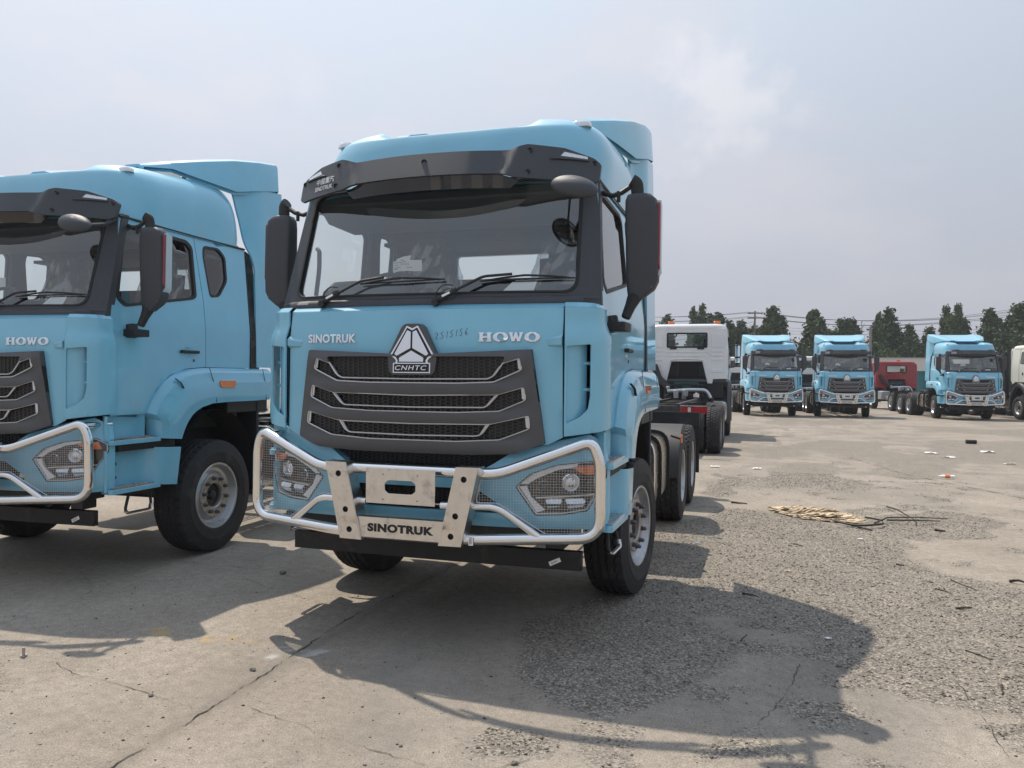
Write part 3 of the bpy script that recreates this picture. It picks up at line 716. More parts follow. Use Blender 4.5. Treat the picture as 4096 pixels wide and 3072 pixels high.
    f = MB(); c = Vector((-.60,-.80,2.33)); ax = Vector((0,-.62,.78)); u_ = Vector((1,0,0)); v_ = ax.cross(u_)
    tube(f, [c+(u_*math.cos(a)+v_*math.sin(a))*.215 for a in [2*PI*k/28 for k in range(28)]], .016, 8, closed=True)
    for a in (0, 2.1, 4.2): tube(f, [c-ax*.04, c+(u_*math.cos(a)+v_*math.sin(a))*.21], .018, 6)
    part(f, 'steering_wheel', 'dash', DB)
    for x in (-.58, .58):
        f = MB(); loft(f, [superring(x, -.25, .25, .26, z, 20, 4) for z in (1.62, 1.95)])
        loft(f, [superring(x, -.05+.12*(z-1.9), .24 if z < 2.5 else .20, .09, z, 20, 4) for z in (1.9, 2.2, 2.5, 2.60, 2.63)])
        loft(f, [superring(x, .03, .13, .055, z, 16, 4) for z in (2.62, 2.66, 2.80, 2.83)])
        S_ = part(f, 'seat', 'seatm')
        f = MB(); rs = random.Random(int(x*100)); 
        rg = []
        for k in range(12):
            z = 1.93+k*.083; rr_ = superring(x, -.05+.12*(z-1.9), (.265 if z < 2.5 else .27-.35*(z-2.5)), .125, z, 40, 3)
            rg.append([(p[0]+rs.uniform(-.012,.012), p[1]+rs.uniform(-.02,.02), p[2]+rs.uniform(-.02,.02)) for p in rr_])
        loft(f, rg, False); part(f, 'plastic_wrap', 'film', S_, smooth=0)
    f = MB(); tube(f, fillet([(-.985,-1.13,2.25),(-.965,-1.12,2.45),(-.985,-1.09,2.58),(-1.02,-1.06,2.60)], .08, 5), .016, 8); part(f, 'grab_handle', 'dash')
    # hang tag on the steering wheel and folded sheet on the dash
    f = MB(); mt_ = lambda u, v, d: (lerp(-.435,-.209,u), -1.0-.02*math.sin(u*3), lerp(2.415,2.495,v)+.012*u+.006*math.sin(u*5))
    sheet(f, [(0,0),(1,0),(1,1),(0,1)], [], mt_, 0, .25); sheet(f, [(.12,1.0),(.62,1.0),(.66,1.4),(.14,1.15)], [], mt_, 0, .3); HT = part(f, 'hang_tag', 'paper')
    f = MB(); mk = lambda u, v, d: (lambda p: (p[0], p[1]-.003, p[2]))(mt_(u, v, d))
    for k in range(18): 
        if k % 3: sheet(f, [(.28+k*.018,.52),(.289+k*.018,.52),(.289+k*.018,.68),(.28+k*.018,.68)], [], mk, 0, 1)
    for a, b_, z in ((.06,.5,.8),(.06,.22,.55),(.06,.3,.34),(.06,.18,.22),(.5,.7,.3),(.3,.42,.92)): sheet(f, [(a,z),(b_,z),(b_,z+.045),(a,z+.045)], [], mk, 0, 1)
    part(f, 'printed_lines', 'grey_ink', HT)
    f = MB(); f.add([(.490,-1.28,2.232),(.70,-1.285,2.228),(.715,-1.26,2.29),(.545,-1.25,2.292)], [(0,1,2,3)]); part(f, 'paper_sheet', 'paper')
    # ---- mirrors -----------------------------------------------------------------
    for s in (1, -1):
        f = MB(); loft(f, [superring(1.315,-1.03,.045,.04,2.185,32), superring(1.350,-1.025,.088,.052,2.245,32,5), superring(1.360,-1.02,.102,.060,2.30,32,6), superring(1.358,-1.02,.106,.066,2.5,32,6), superring(1.352,-1.02,.106,.066,2.76,32,6), superring(1.346,-1.02,.100,.062,2.825,32,5), superring(1.335,-1.025,.075,.050,2.858,32,5), superring(1.325,-1.03,.045,.035,2.866,32)])
        Mi = part(f, 'mirror', 'plastic', sx=s, smooth=48)
        f = MB(); loft(f, [superring(1.352,-.951,.090,.005,z,24,6) for z in (2.32, 2.79)]); part(f, 'mirror_glass', 'mirror', Mi, sx=s)
        f = MB(); sheet(f, [(-1.052,2.80),(-1.028,2.80),(-1.035,2.375),(-1.062,2.40)], [], plainX(1.470), .014, .1); part(f, 'red_reflector', 'redref', Mi, sx=s, bevel=.002)
        f = MB(); sheet(f, [(-1.026,2.82),(-.957,2.80),(-.962,2.36),(-.975,2.30),(-1.075,2.255),(-1.075,2.30),(-1.034,2.37)], [], lambda y, z, d: (1.474-.05*max(0, (2.36-z))/.1-d, y, z), .03, .05); part(f, 'pale_cover', 'silv2', Mi, sx=s, bevel=.003)
        f = MB(); tube(f, fillet([(1.325,-1.03,2.83),(1.318,-1.04,2.935),(1.285,-1.05,2.955)], .03, 4), .042, 10, flat=(1,.8))
        tube(f, [(1.30,-1.04,2.93),(1.22,-1.04,2.88),(1.16,-1.03,2.865),(1.07,-1.0,2.90)], .017, 8); tube(f, [(1.20,-1.04,2.89),(1.20,-1.04,2.82)], .013, 8)
        part(f, 'mirror_arm', 'black', Mi, sx=s)
        f = MB(); tube(f, [(1.315,-1.035,2.21),(1.285,-1.045,2.14),(1.255,-1.06,2.06)], [.05,.036,.030], 10)
        loft(f, [[(x, y, z) for x, y in ((1.13,-1.13),(1.265,-1.13),(1.28,-.98),(1.13,-.96))] for z in (1.975, 2.035)]); tube(f, [(1.15,-1.05,2.075),(1.17,-1.05,1.97)], .055, 8)
        part(f, 'mirror_bracket', 'black', Mi, sx=s, bevel=.006)
    # kerb-view mirror over the windscreen, image right only
    f = MB(); vs = []
    A = Matrix.Translation((1.005,-1.475,2.825)) @ Matrix.Rotation(math.radians(15), 4, 'Y') @ Matrix.Rotation(math.radians(48), 4, 'X')
    rg = []
    for k in range(9):
        a = PI/2*k/8; rg.append([tuple(A @ Vector((.150*math.cos(a)*math.cos(t), .085*math.cos(a)*math.sin(t), .062*math.sin(a)))) for t in [2*PI*i/28 for i in range(28)]])
    rg = [[tuple(A @ Vector((.142*math.cos(t), .078*math.sin(t), -.012))) for t in [2*PI*i/28 for i in range(28)]]]+rg
    loft(f, rg); KM = part(f, 'kerb_mirror', 'plastic', smooth=50)
    f = MB(); loft(f, [[tuple(A @ Vector((.133*r_*math.cos(t), .070*r_*math.sin(t), -.014-.02*(1-r_*r_)))) for t in [2*PI*i/24 for i in range(24)]] for r_ in (1,.8,.5,.2,.02)]); part(f, 'mirror_glass', 'mirror', KM)
    f = MB(); tube(f, [(1.09,-1.42,2.82),(1.08,-1.25,2.86),(1.05,-1.12,2.93)], .020, 8); tube(f, [(1.0,-1.42,2.84),(.93,-1.20,2.93)], .010, 6); part(f, 'mirror_arm', 'black', KM)
    return T
def add_lower(T):
    def part(mb, name, mt, parent=None, **k): return mb.build(name, mt, parent or T, **k)
    # ---- bumper ------------------------------------------------------------------
    ux = BP.u; uE = BP.l[-1]
    hl = [(.672,1.000),(.765,1.082),(.915,1.136),(1.03,1.150),(1.135,1.162),(1.19,1.12),(1.192,1.06),(1.155,.98),(1.095,.862),(.95,.838),(.795,.834)]
    HL = [(ux(x), z) for x, z in hl]
    HLr = rpoly(HL, .012, 3)
    for_open = [(.42,.975),(.49,.935),(.60,.865),(.60,.832),(-.60,.832),(-.60,.865),(-.49,.935),(-.42,.975)]
    outl = [(.47,1.105),(.52,1.13),(.62,1.195),(ux(.93),1.285),(ux(1.12),1.322),(uE,1.255),(uE,.748),(ux(1.1),.742),(.8,.745),(.0,.752)]
    outl = outl[:-1]+[(-x, z) for x, z in outl[:-1][::-1]]
    f = MB(); sheet(f, rpoly(outl, .012, 2), [rpoly(for_open, .02, 3), HLr, [(-x, z) for x, z in HLr]], mpB, .045, .045)
    Bm = part(f, 'bumper', 'paint', bevel=.004, seg=2)
    # top shelf of the bumper running back under the cab
    f = MB()
    for s in (1, -1):
        P = [(.50,1.12),(.62,1.195),(ux(.93),1.285),(ux(1.12),1.322),(uE,1.255)]
        for a, b in zip(P, P[1:]):
            p0 = mpB(a[0]*s, a[1]-.003, .02); p1 = mpB(b[0]*s, b[1]-.003, .02); q0 = mpB(a[0]*s, a[1]+.02, .20); q1 = mpB(b[0]*s, b[1]+.02, .20)
            f.add([p0, p1, q1, q0], [(0,1,2,3)])
    part(f, 'bumper_shelf', 'paint', Bm)
    f = MB(); sheet(f, [(-.66,.82),(.66,.82),(.66,.99),(-.66,.99)], [], lambda u, v, d: mpB(u, v, .10+d), .01, .1); part(f, 'bumper_backing', 'flatblack', Bm)
    f = MB(); hexcells(f, [[(-.6,.835),(.6,.835),(.45,.955),(-.45,.955)]], lambda u, v, d: mpB(u, v, .07+d), .034, .02, .25, .01); part(f, 'intake_mesh', 'black', Bm, kind='stuff', smooth=0)
    f = MB(); tube(f, [mpB(lerp(-.44,.44,k/12), .868-.012*abs(k/6-1), .02) for k in range(13)], .006, 6); part(f, 'chrome_strip', 'silver', Bm)
    for s in (1, -1):
        f = MB(); sheet(f, [(.44,.86),(.50,.93),(.52,.925),(.60,.862),(.58,.84)], [], lambda u, v, d: mpB(u, v, .012+d), .02, .05); FL = part(f, 'fog_lamp', 'lampdark', Bm, sx=s, bevel=.003)
        f = MB(); sheet(f, [(.545,.855),(.555,.90),(.592,.868),(.585,.853)], [], lambda u, v, d: mpB(u, v, .006+d), .01, .05); part(f, 'chrome_strip', 'silver', FL, sx=s)
        # ---- headlight ------------------------------------------------------------
        mh = lambda off: (lambda u, v, d: mpB(u, v, off+d))
        f = MB(); sheet(f, HLr, [], mh(.040), .01, .05); H = part(f, 'headlight', 'lampdark', sx=s)
        cx = sum(p[0] for p in HL)/len(HL); cz = sum(p[1] for p in HL)/len(HL)
        inn = rpoly([(lerp(a, cx, .028), lerp(z, cz, .045)) for a, z in HL], .012, 3)
        f = MB(); sheet(f, rpoly([(lerp(a, cx, -.02), lerp(z, cz, -.03)) for a, z in HL], .012, 3), [HLr], mh(-.002), .03, .1); part(f, 'lamp_seal', 'seal', H, sx=s)
        f = MB(); sheet(f, HLr, [inn], mh(.004), .03, .1); part(f, 'lamp_bezel', 'clear', H, sx=s, bevel=.002)
        # light guide bars: lower inner edge, upper edge, divider
        f = MB(); sheet(f, [(ux(.690),1.000),(ux(.735),1.008),(ux(.765),.94),(ux(.85),.862),(ux(.80),.846)], [], mh(.010), .02, .05); sheet(f, [(ux(.70),1.018),(ux(.785),1.085),(ux(.925),1.135),(ux(1.04),1.146),(ux(1.04),1.124),(ux(.93),1.11),(ux(.80),1.055),(ux(.745),1.018)], [], mh(.012), .02, .05)
        part(f, 'light_guide', 'guide', H, sx=s, bevel=.003)
        f = MB(); sheet(f, [(ux(.79),.940),(ux(1.15),.962),(ux(1.15),.953),(ux(.80),.931)], [], mh(.010), .02, .06); part(f, 'lamp_divider', 'silver', H, sx=s)
        for x, z, r in ((1.0,1.030,.056), (.843,1.003,.040)):
            u0 = ux(x)
            def ring(ra, rb, oa, ob, n=28):
                v1 = [mpB(u0+ra*math.cos(2*PI*k/n), z+ra*math.sin(2*PI*k/n), oa) for k in range(n)]; v2 = [mpB(u0+rb*math.cos(2*PI*k/n), z+rb*math.sin(2*PI*k/n), ob) for k in range(n)]
                return v1+v2, [(k, (k+1) % n, n+(k+1) % n, n+k) for k in range(n)]
            f = MB(); f.add(*ring(r, r*.9, .008, .003)); f.add(*ring(r*.9, r*.8, .003, .030)); f.add(*ring(r, r, .040, .008)); part(f, 'lamp_ring', 'mirror', H, sx=s)
            f = MB(); f.add(*ring(r*.8, r*.55, .030, .012)); f.add(*ring(r*.55, r*.25, .012, .004)); f.add(*ring(r*.25, .0005, .004, .002)); part(f, 'projector_lens', 'lampin' if r > .05 else 'lens', H, sx=s, smooth=60)
        for x, w in ((.90,.05), (1.03,.062)):
            f = MB(); sheet(f, rpoly([(ux(x-w),.928),(ux(x+w),.934),(ux(x+w*.8),.880),(ux(x-w*.7),.868)], .01, 3), [], lambda u, v, d: mpB(u, v, .014+.5*abs(v-.905)+d), .02, .02); part(f, 'lamp_reflector', 'lampin', H, sx=s)
        f = MB(); sheet(f, [(ux(1.005),1.125),(ux(1.145),1.138),(ux(1.165),1.08),(ux(1.09),1.078),(ux(1.045),1.095)], [], mh(.010), .02, .03); part(f, 'turn_signal', 'amber', H, sx=s, bevel=.003)
        f = MB(); sheet(f, HLr, [], lambda u, v, d: mpB(u, v, -.004), 0, .05); part(f, 'lamp_lens', 'lens', H, sx=s)
    # ---- valance and underside -------------------------------------------------------
    f = MB(); sheet(f, [(-1.035,.456),(1.035,.456),(1.035,.577),(-1.035,.577)], [], lambda u, v, d: (u, -1.325+.02*(u/1.035)**2+d, v), .05, .3); VA = part(f, 'valance', 'flatblack', bevel=.004)
    f = MB(); c, s_ = math.cos(.45), math.sin(.45)
    f.add([(.865+a*c-b*s_, -1.313, .505+a*s_+b*c) for a, b in ((-.04,-.014),(.04,-.014),(.04,.014),(-.04,.014))], [(0,1,2,3)]); SK = part(f, 'sticker', 'paper', VA)
    f = MB()
    for k in range(9):
        if k % 4 != 3:
            a0 = -.025+k*.005; f.add([(.865+a*c-b*s_, -1.3145, .505+a*s_+b*c) for a, b in ((a0,-.006),(a0+.0028,-.006),(a0+.0028,.006),(a0,.006))], [(0,1,2,3)])
    part(f, 'barcode', 'grey_ink', SK)
    f = MB(); box(f, (-1.0,-1.47,.665), (1.0,-1.15,.745)); box(f, (-.92,-1.3,.58), (-.80,-1.15,.70)); box(f, (.80,-1.3,.58), (.92,-1.15,.70)); part(f, 'bumper_bracket', 'frame', bevel=.006)
    # ---- bull bar ----------------------------------------------------------------------
    def yb(x): return -1.72+.19*max(0, abs(x)-.45)/.70
    P = [(.60,1.088),(1.140,1.292),(1.188,1.18),(1.192,.715),(.40,.690)]
    P = [(x, yb(x), z) for x, z in P]; P = P+[(-x, y, z) for x, y, z in P[::-1]]
    f = MB(); tube(f, fillet(P, [.08,.10,.09,.13,.2,.2,.13,.09,.10,.08], 8, closed=True), .034, 16, closed=True)
    BB = part(f, 'bull_bar', 'chrome', smooth=50)
    for s in (1, -1):
        f = MB(); tube(f, fillet([(.25,-1.715,.888),(.60,yb(.6),.892),(.845,yb(.845),.715)], .06, 6), .023, 12); part(f, 'brace_tube', 'chrome', BB, sx=s, smooth=50)
        f = MB(); tube(f, [(1.10,-1.50,1.265),(1.11,-1.22,1.262)], .028, 10); part(f, 'mounting_arm', 'chrome', BB, sx=s, smooth=50)
        # wire guard
        reg = [(.50,1.062),(.61,1.062),(1.12,1.252),(1.158,1.235),(1.165,.755),(1.12,.735),(.88,.732),(.64,.885),(.60,.915),(.47,.915)]
        f = MB(); g_ = .0165; rw = .00095
        def clip(k, horiz):
            xs_ = []
            for i in range(len(reg)):
                (xa, za), (xb, zb) = reg[i], reg[(i+1) % len(reg)]
                if horiz:
                    if (za > k) != (zb > k): xs_.append(xa+(xb-xa)*(k-za)/(zb-za))
                else:
                    if (xa > k) != (xb > k): xs_.append(za+(zb-za)*(k-xa)/(xb-xa))
            xs_.sort(); return list(zip(xs_[::2], xs_[1::2]))
        z = .735
        while z < 1.25:
            for a, b in clip(z, True): tube(f, [(a, yb(a)+.010, z), (b, yb(b)+.010, z)], rw, 3, False)
            z += g_
        x = .475
        while x < 1.165:
            for a, b in clip(x, False): tube(f, [(x, yb(x)+.013, a), (x, yb(x)+.013, b)], rw, 3, False)
            x += g_
        part(f, 'wire_guard', 'galv', BB, sx=s, smooth=0, kind='stuff')
        f = MB(); tube(f, fillet([(a, yb(a)+.011, b) for a, b in reg], .03, 3, closed=True), .0035, 5, closed=True); part(f, 'guard_rim', 'galv', BB, sx=s)
        # slanted post with bolt holes
        f = MB()
        circ = lambda cx, cz, r: [(cx+r*math.cos(2*PI*k/20), cz+r*math.sin(2*PI*k/20)) for k in range(20)]
        sheet(f, [(.372,1.132),(.512,1.134),(.405,.657),(.262,.655)], [circ(.420,1.060,.019), circ(.368,.838,.019), circ(.340,.715,.019)], plainY(-1.775), .006, .06)
        for (a, b) in (((.372,1.132),(.262,.655)), ((.512,1.134),(.405,.657))):
            f.add([(a[0],-1.772,a[1]),(b[0],-1.772,b[1]),(b[0],-1.66,b[1]),(a[0],-1.66,a[1]),(a[0]-.005,-1.772,a[1]),(b[0]-.005,-1.772,b[1]),(b[0]-.005,-1.66,b[1]),(a[0]-.005,-1.66,a[1])], [(0,1,2,3),(7,6,5,4),(0,4,5,1),(1,5,6,2),(2,6,7,3),(3,7,4,0)])
        f.add([(.372,-1.772,1.131),(.512,-1.772,1.133),(.512,-1.67,1.133),(.372,-1.67,1.131)], [(0,1,2,3)])
        PO = part(f, 'post', 'brushed', BB, sx=s, bevel=.0015)
        f = MB(); sheet(f, [(.376,1.12),(.505,1.12),(.40,.66),(.27,.66)], [], plainY(-1.755), .003, .2); part(f, 'post_inside', 'flatblack', PO, sx=s)
    oct_ = rpoly([(-.078,1.032),(.078,1.032),(.103,1.012),(.103,.970),(.078,.950),(-.078,.950),(-.103,.970),(-.103,1.012)], .004, 1)
    hs = [[(cx+.005*math.cos(k), cz+.005*math.sin(k)) for k in (0,1.2,2.5,3.8,5)] for cx in (-.115,.115) for cz in (1.066,.912)]
    f = MB(); sheet(f, [(-.232,1.105),(.232,1.105),(.232,.886),(-.232,.886)], [oct_]+hs, plainY(-1.765), .005, .08); part(f, 'number_plate_holder', 'brushed', BB, bevel=.001)
    f = MB(); sheet(f, [(-.288,.797),(.288,.797),(.262,.672),(-.262,.672)], [], plainY(-1.758), .004, .1); f.add([(-.288,-1.758,.797),(.288,-1.758,.797),(.288,-1.70,.797),(-.288,-1.70,.797)], [(0,1,2,3)]); NP = part(f, 'name_plate', 'brushed', BB)
    f = MB(); text(f, 'SINOTRUK', plainY(-1.7585), -.222, .708, .222, .760, 0, -.0012, bold=.060, spacing=1.10); part(f, 'lettering', 'ink', NP)
    f = MB(); sheet(f, [(.445,.665),(.472,.665),(.472,.722),(.445,.722)], [], lambda u, v, d: (u, yb(u)-.0345+.5*abs(v-.69)**1.3+d, v), .001, .02); ST = part(f, 'sticker', 'paper', BB)
    f = MB()
    for k in range(6): sheet(f, [(.450,.675+k*.007),(.466,.675+k*.007),(.466,.6785+k*.007),(.450,.6785+k*.007)], [], lambda u, v, d: (u, yb(u)-.0358+.5*abs(v-.69)**1.3+d, v), 0, .05)
    part(f, 'barcode', 'grey_ink', ST)
    # ---- steps, fenders --------------------------------------------------------------------
    SP = Plan([(1.19,-1.335),(1.12,-1.29),(1.105,-1.20),(1.105,-.92),(1.13,-.86),(1.21,-.80),(1.235,-.74),(1.24,-.54)])
    def mpP(u, z, d):
        x, y = SP.at(u, -d); return (x, y, z)
    # Plan runs front to back on the right-hand side, so its outside is +x after a flip
    def mpP(u, z, d):
        x, y = SP.at(u, 0); n = Vector(SP.at(u, .01))-Vector((x, y)); n.normalize()
        if n.x < 0: n = -n
        return (x-n.x*d, y-n.y*d, z)
    uS = SP.l
    for s in (1, -1):
        f = MB(); sheet(f, [(0,1.062),(uS[4],1.058),(uS[-1],1.035),(uS[-1]-.05,.712),(uS[5],.735),(0,.735)], [], mpP, .02, .05); ST_ = part(f, 'step_housing', 'paint', sx=s, bevel=.003)
        f = MB(); sheet(f, [(0,1.335),(uS[4],1.335),(uS[4],1.12),(0,1.15)], [], mpP, .02, .06); part(f, 'upper_step_housing', 'paint', ST_, sx=s)
        for z, nm in ((.765,'lower_step'), (1.155,'upper_step')):
            f = MB(); poly = [(1.205,-1.335),(1.10,-1.30),(1.10,-.88),(1.215,-.795),(1.245,-.80),(1.235,-1.325)]
            loft(f, [[(x, y, zz) for x, y in poly] for zz in (z-.05, z-.012)]); SH = part(f, nm, 'paint', ST_, sx=s, bevel=.003)
            f = MB(); loft(f, [[(x, y, zz) for x, y in [(1.232,-1.31),(1.13,-1.285),(1.13,-.92),(1.232,-.86)]] for zz in (z-.012, z)])
            for i in range(14):
                for j in range(3): box(f, (1.142+j*.030+(i % 2)*.008, -1.26+i*.026, z), (1.160+j*.030+(i % 2)*.008, -1.247+i*.026, z+.004))
            part(f, 'step_tread', 'alu', ST_, sx=s)
        f = MB(); box(f, (1.05,-1.22,1.045), (1.19,-.56,1.125)); part(f, 'step_gap_strip', 'flatblack', sx=s)
        for z in (.94, .83):
            f = MB(); revolve(f, [(.013,.0),(.012,.004),(.004,-.002),(.0005,-.002)], 12, (1.106,-1.16,z)); part(f, 'bolt', 'black', ST_, sx=s)
        f = MB(); tube(f, fillet([(1.15,-1.05,.72),(1.17,-1.12,.57),(1.19,-1.12,.54),(1.20,-.86,.54),(1.18,-.84,.60),(1.12,-.80,.73)], .03, 4), .012, 8); HU = part(f, 'hanging_step', 'frame', sx=s)
        f = MB(); tube(f, fillet([(1.175,-1.13,.555),(1.19,-1.11,.538),(1.20,-.87,.538),(1.19,-.85,.58)], .02, 4), .014, 8, flat=(1.3,.6)); part(f, 'step_tread', 'alu', HU, sx=s)
        # fender: outer edge against the cab, rounded shoulder, arch edge, return
        Po = [(-.80,1.128),(-.80,1.20),(-.815,1.29),(-.875,1.345),(-.82,1.44),(-.765,1.515),(-.68,1.595),(-.585,1.655),(-.48,1.695),(-.38,1.717),(-.16,1.736),(.1,1.738),(.5,1.738),(.875,1.738)]
        Pi = [(-.545,1.105),(-.535,1.13),(-.52,1.16),(-.508,1.185),(-.49,1.214),(-.468,1.245),(-.44,1.275),(-.405,1.308),(-.35,1.342),(-.27,1.375),(-.12,1.405),(.1,1.412),(.5,1.415),(.805,1.42)]
        f = MB(); cols = []
        for (a, b), (c_, d) in zip(Po, Pi):
            L = lambda t: (lerp(a, c_, t), lerp(b, d, t))
            col = []
            for t, x in ((0,1.09),(0,1.165),(.05,1.200),(.14,1.226),(.38,1.243),(.42,1.250),(.80,1.256),(1,1.252),(1.0,1.235),(.98,1.16),(.98,.98)):
                y_, z_ = L(t); col.append((x, y_, z_))
            cols.append(col)
        n = len(cols[0]); f.add([p for c_ in cols for p in c_], [(i*n+k, i*n+k+1, (i+1)*n+k+1, (i+1)*n+k) for i in range(len(cols)-1) for k in range(n-1)])
        f.add(cols[-1], [tuple(range(n))]); f.add(cols[0], [tuple(range(n))[::-1]])
        FE = part(f, 'fender', 'paint', sx=s, smooth=25)
        f = MB(); sheet(f, rpoly([(-.015,1.618),(-.03,1.59),(-.005,1.552),(.20,1.548),(.225,1.585),(.215,1.618)], .008, 2), [], lambda y, z, d: (1.262-d, y, z), .02, .1); part(f, 'side_marker_lamp', 'amber', FE, sx=s, bevel=.003)
        f = MB(); tube(f, [(1.238,-.158,1.735),(1.245,-.10,1.60),(1.256,-.07,1.415)], .003, 4); tube(f, [(1.235,.70,1.735),(1.248,.73,1.60),(1.256,.74,1.42)], .003, 4); part(f, 'fender_joint', 'seal', FE, sx=s)
        f = MB(); tube(f, [(1.222,-.60,1.635),(1.243,-.555,1.60),(1.248,-.52,1.55)], .012, 5, flat=(1,.4)); part(f, 'rubber_buffer', 'black', FE, sx=s)
        # inner liner and mud guard
        f = MB(); cols = []
        for k in range(20):
            a = math.radians(172-182*k/19); y = .03+.60*math.cos(a) if a > PI/2 else .05+.62*math.cos(a); z = .62+.72*math.sin(a)
            if a < PI/2: y = .05+.60*math.cos(a)
            cols.append([(1.19, y, z), (.75, y, z)])
        f.add([p for c_ in cols for p in c_], [(2*i, 2*i+1, 2*i+3, 2*i+2) for i in range(len(cols)-1)]); f.add([p for c_ in cols for p in [(c_[1])]]+[(.75,.05,.7)], [(i, i+1, 20) for i in range(19)])
        part(f, 'wheel_arch_liner', 'black', sx=s)
        f = MB(); loft(f, [[(1.20,.66,z),(.95,.66,z),(.95,.70,z),(1.20,.70,z)] for z in (.62, 1.40)]); box(f, (.9,.18,1.30), (1.19,.86,1.425)); box(f, (.86,-.5,1.15), (.885,.86,1.55)); part(f, 'mud_guard', 'black', sx=s, bevel=.01)
    # ---- wind fairings ------------------------------------------------------------------------
    hd = [(-.36,.66,3.612,3.58),(-.2,.84,3.665,3.59),(.1,.97,3.752,3.545),(.45,1.07,3.845,3.515),(.8,1.12,3.915,3.60),(1.13,1.12,3.972,3.668)]
    f = MB(); rows = []
    for y, X, t, b in hd:
        sec = [(0,t-.03),(.45*X,t-.03),(.62*X,t-.02),(.72*X,t),(X-.05,t),(X-.012,t-.02),(X,t-.06 if t-b > .15 else (t+b)/2),(X+.015,b)]
        rows.append([(-x, y, z) for x, z in sec[::-1][:-1]]+[(x, y, z) for x, z in sec])
    # a rolled leading edge
    rows = [[(x*.985, y+.0, z-.028) for x, y, z in rows[0]]]+rows
    n = len(rows[0]); f.add([p for r in rows for p in r], [(i*n+k, i*n+k+1, (i+1)*n+k+1, (i+1)*n+k) for i in range(len(rows)-1) for k in range(n-1)])
    inn = [[(x*.97, y+.01, z-.03) for x, y, z in r] for r in rows[1:]]
    f.add([p for r in inn for p in r], [(i*n+k, (i+1)*n+k, (i+1)*n+k+1, i*n+k+1) for i in range(len(inn)-1) for k in range(n-1)])
    f.add(rows[-1]+inn[-1], [(k, k+1, n+k+1, n+k) for k in range(n-1)])
    DF = part(f, 'roof_air_deflector', 'paint', smooth=30)
    f = MB()
    for s in (1, -1):
        tube(f, [(s*.8,.0,3.5),(s*.8,.05,3.62)], .02, 6); tube(f, [(s*.9,.3,3.52),(s*.9,.6,3.80)], .022, 6)
    part(f, 'deflector_strut', 'black', DF)
    for s in (1, -1):
        f = MB(); sheet(f, [(.44,3.575),(.50,3.44),(.565,3.25),(.63,2.98),(.665,2.90),(.69,2.80),(.70,1.752),(1.245,1.752),(1.235,3.2),(1.20,3.655)], [], lambda y, z, d: (1.165-.04*(z-1.75)/1.9-.10*smooth((.84-y)/.34)*clamp((z-2.75)/.3)-d, y, z), .02, .06)
        SF = part(f, 'side_fairing', 'paint', sx=s, bevel=.004)
        f = MB(); hx = []
        for k in range(30):
            if k % 7 in (5, 6): continue
            for j in range(3):
                cy = .638+j*.033; cz = 1.79+k*.036+(j % 2)*.018; hx.append([(cy+.012*math.cos(PI/3*i), cz+.0135*math.sin(PI/3*i)) for i in range(6)])
        sheet(f, [(.603,1.722),(.603,2.94),(.66,2.94),(.745,2.90),(.748,1.722)], hx, lambda y, z, d: (xs(z)+.012-.02*(z-1.75)/1.2-d, y, z), .004, .2)
        sheet(f, [(.59,1.715),(.59,2.95),(.67,2.95),(.765,2.90),(.77,1.715)], [], lambda y, z, d: (xs(z)-.004-.02*(z-1.75)/1.2-d, y, z), .004, .3)
        part(f, 'perforated_strip', 'black', sx=s)
    # ---- chassis ----------------------------------------------------------------------------------
    f = MB()
    for s in (1, -1):
        prismx(f, [(-1.2,.86),(-1.2,1.05),(.6,1.14),(5.75,1.14),(5.75,.90),(.6,.86)], s*.38, s*.40)
        prismx(f, [(-1.2,1.04),(.6,1.13),(5.75,1.13),(5.75,1.142),(.6,1.142),(-1.2,1.052)], s*.32, s*.40); prismx(f, [(-1.2,.86),(.6,.86),(5.75,.90),(5.75,.892),(.6,.852),(-1.2,.852)], s*.32, s*.40)
    for y in (-1.0, 1.0, 2.2, 3.0, 4.05, 5.1, 5.7): box(f, (-.38,y-.05,.92), (.38,y+.05,1.10))
    FR = part(f, 'chassis_frame', 'frame', bevel=.003)
    f = MB(); box(f, (-.55,-1.1,1.15), (.55,-.6,1.5)); box(f, (-.45,-.9,.7), (.45,.9,1.45)); part(f, 'engine_block', 'flatblack', FR)
    f = MB(); tube(f, [(-1.0,0,.53),(1.0,0,.53)], .06, 8); 
    part(f, 'axle', 'frame', FR)
    for y in (3.36, 4.74):
        f = MB(); tube(f, [(-1.0,y,.53),(1.0,y,.53)], .07, 8); loft(f, [superring(0, y, .22, .2, z, 16, 2.5) for z in (.36,.5,.7)]); part(f, 'axle', 'frame', FR)
    f = MB(); loft(f, [superring(0, 3.95, .44, .40, z, 24, 3) for z in (1.20, 1.27)]); box(f, (-.40,3.5,1.13), (.40,4.4,1.20)); part(f, 'fifth_wheel', 'frame', FR, bevel=.01)
    f = MB()
    for x in (-.30,-.24,-.18): tube(f, fillet([(x,.75,1.9),(x,.9,1.4),(x+.2,1.6,1.22),(x+.2,2.6,1.2)], .2, 5), .014, 6)
    tube(f, fillet([(.1,.9,1.3),(.3,1.4,1.25),(.3,2.2,1.25)], .1, 5), .03, 8); part(f, 'air_hose', 'belt', FR)
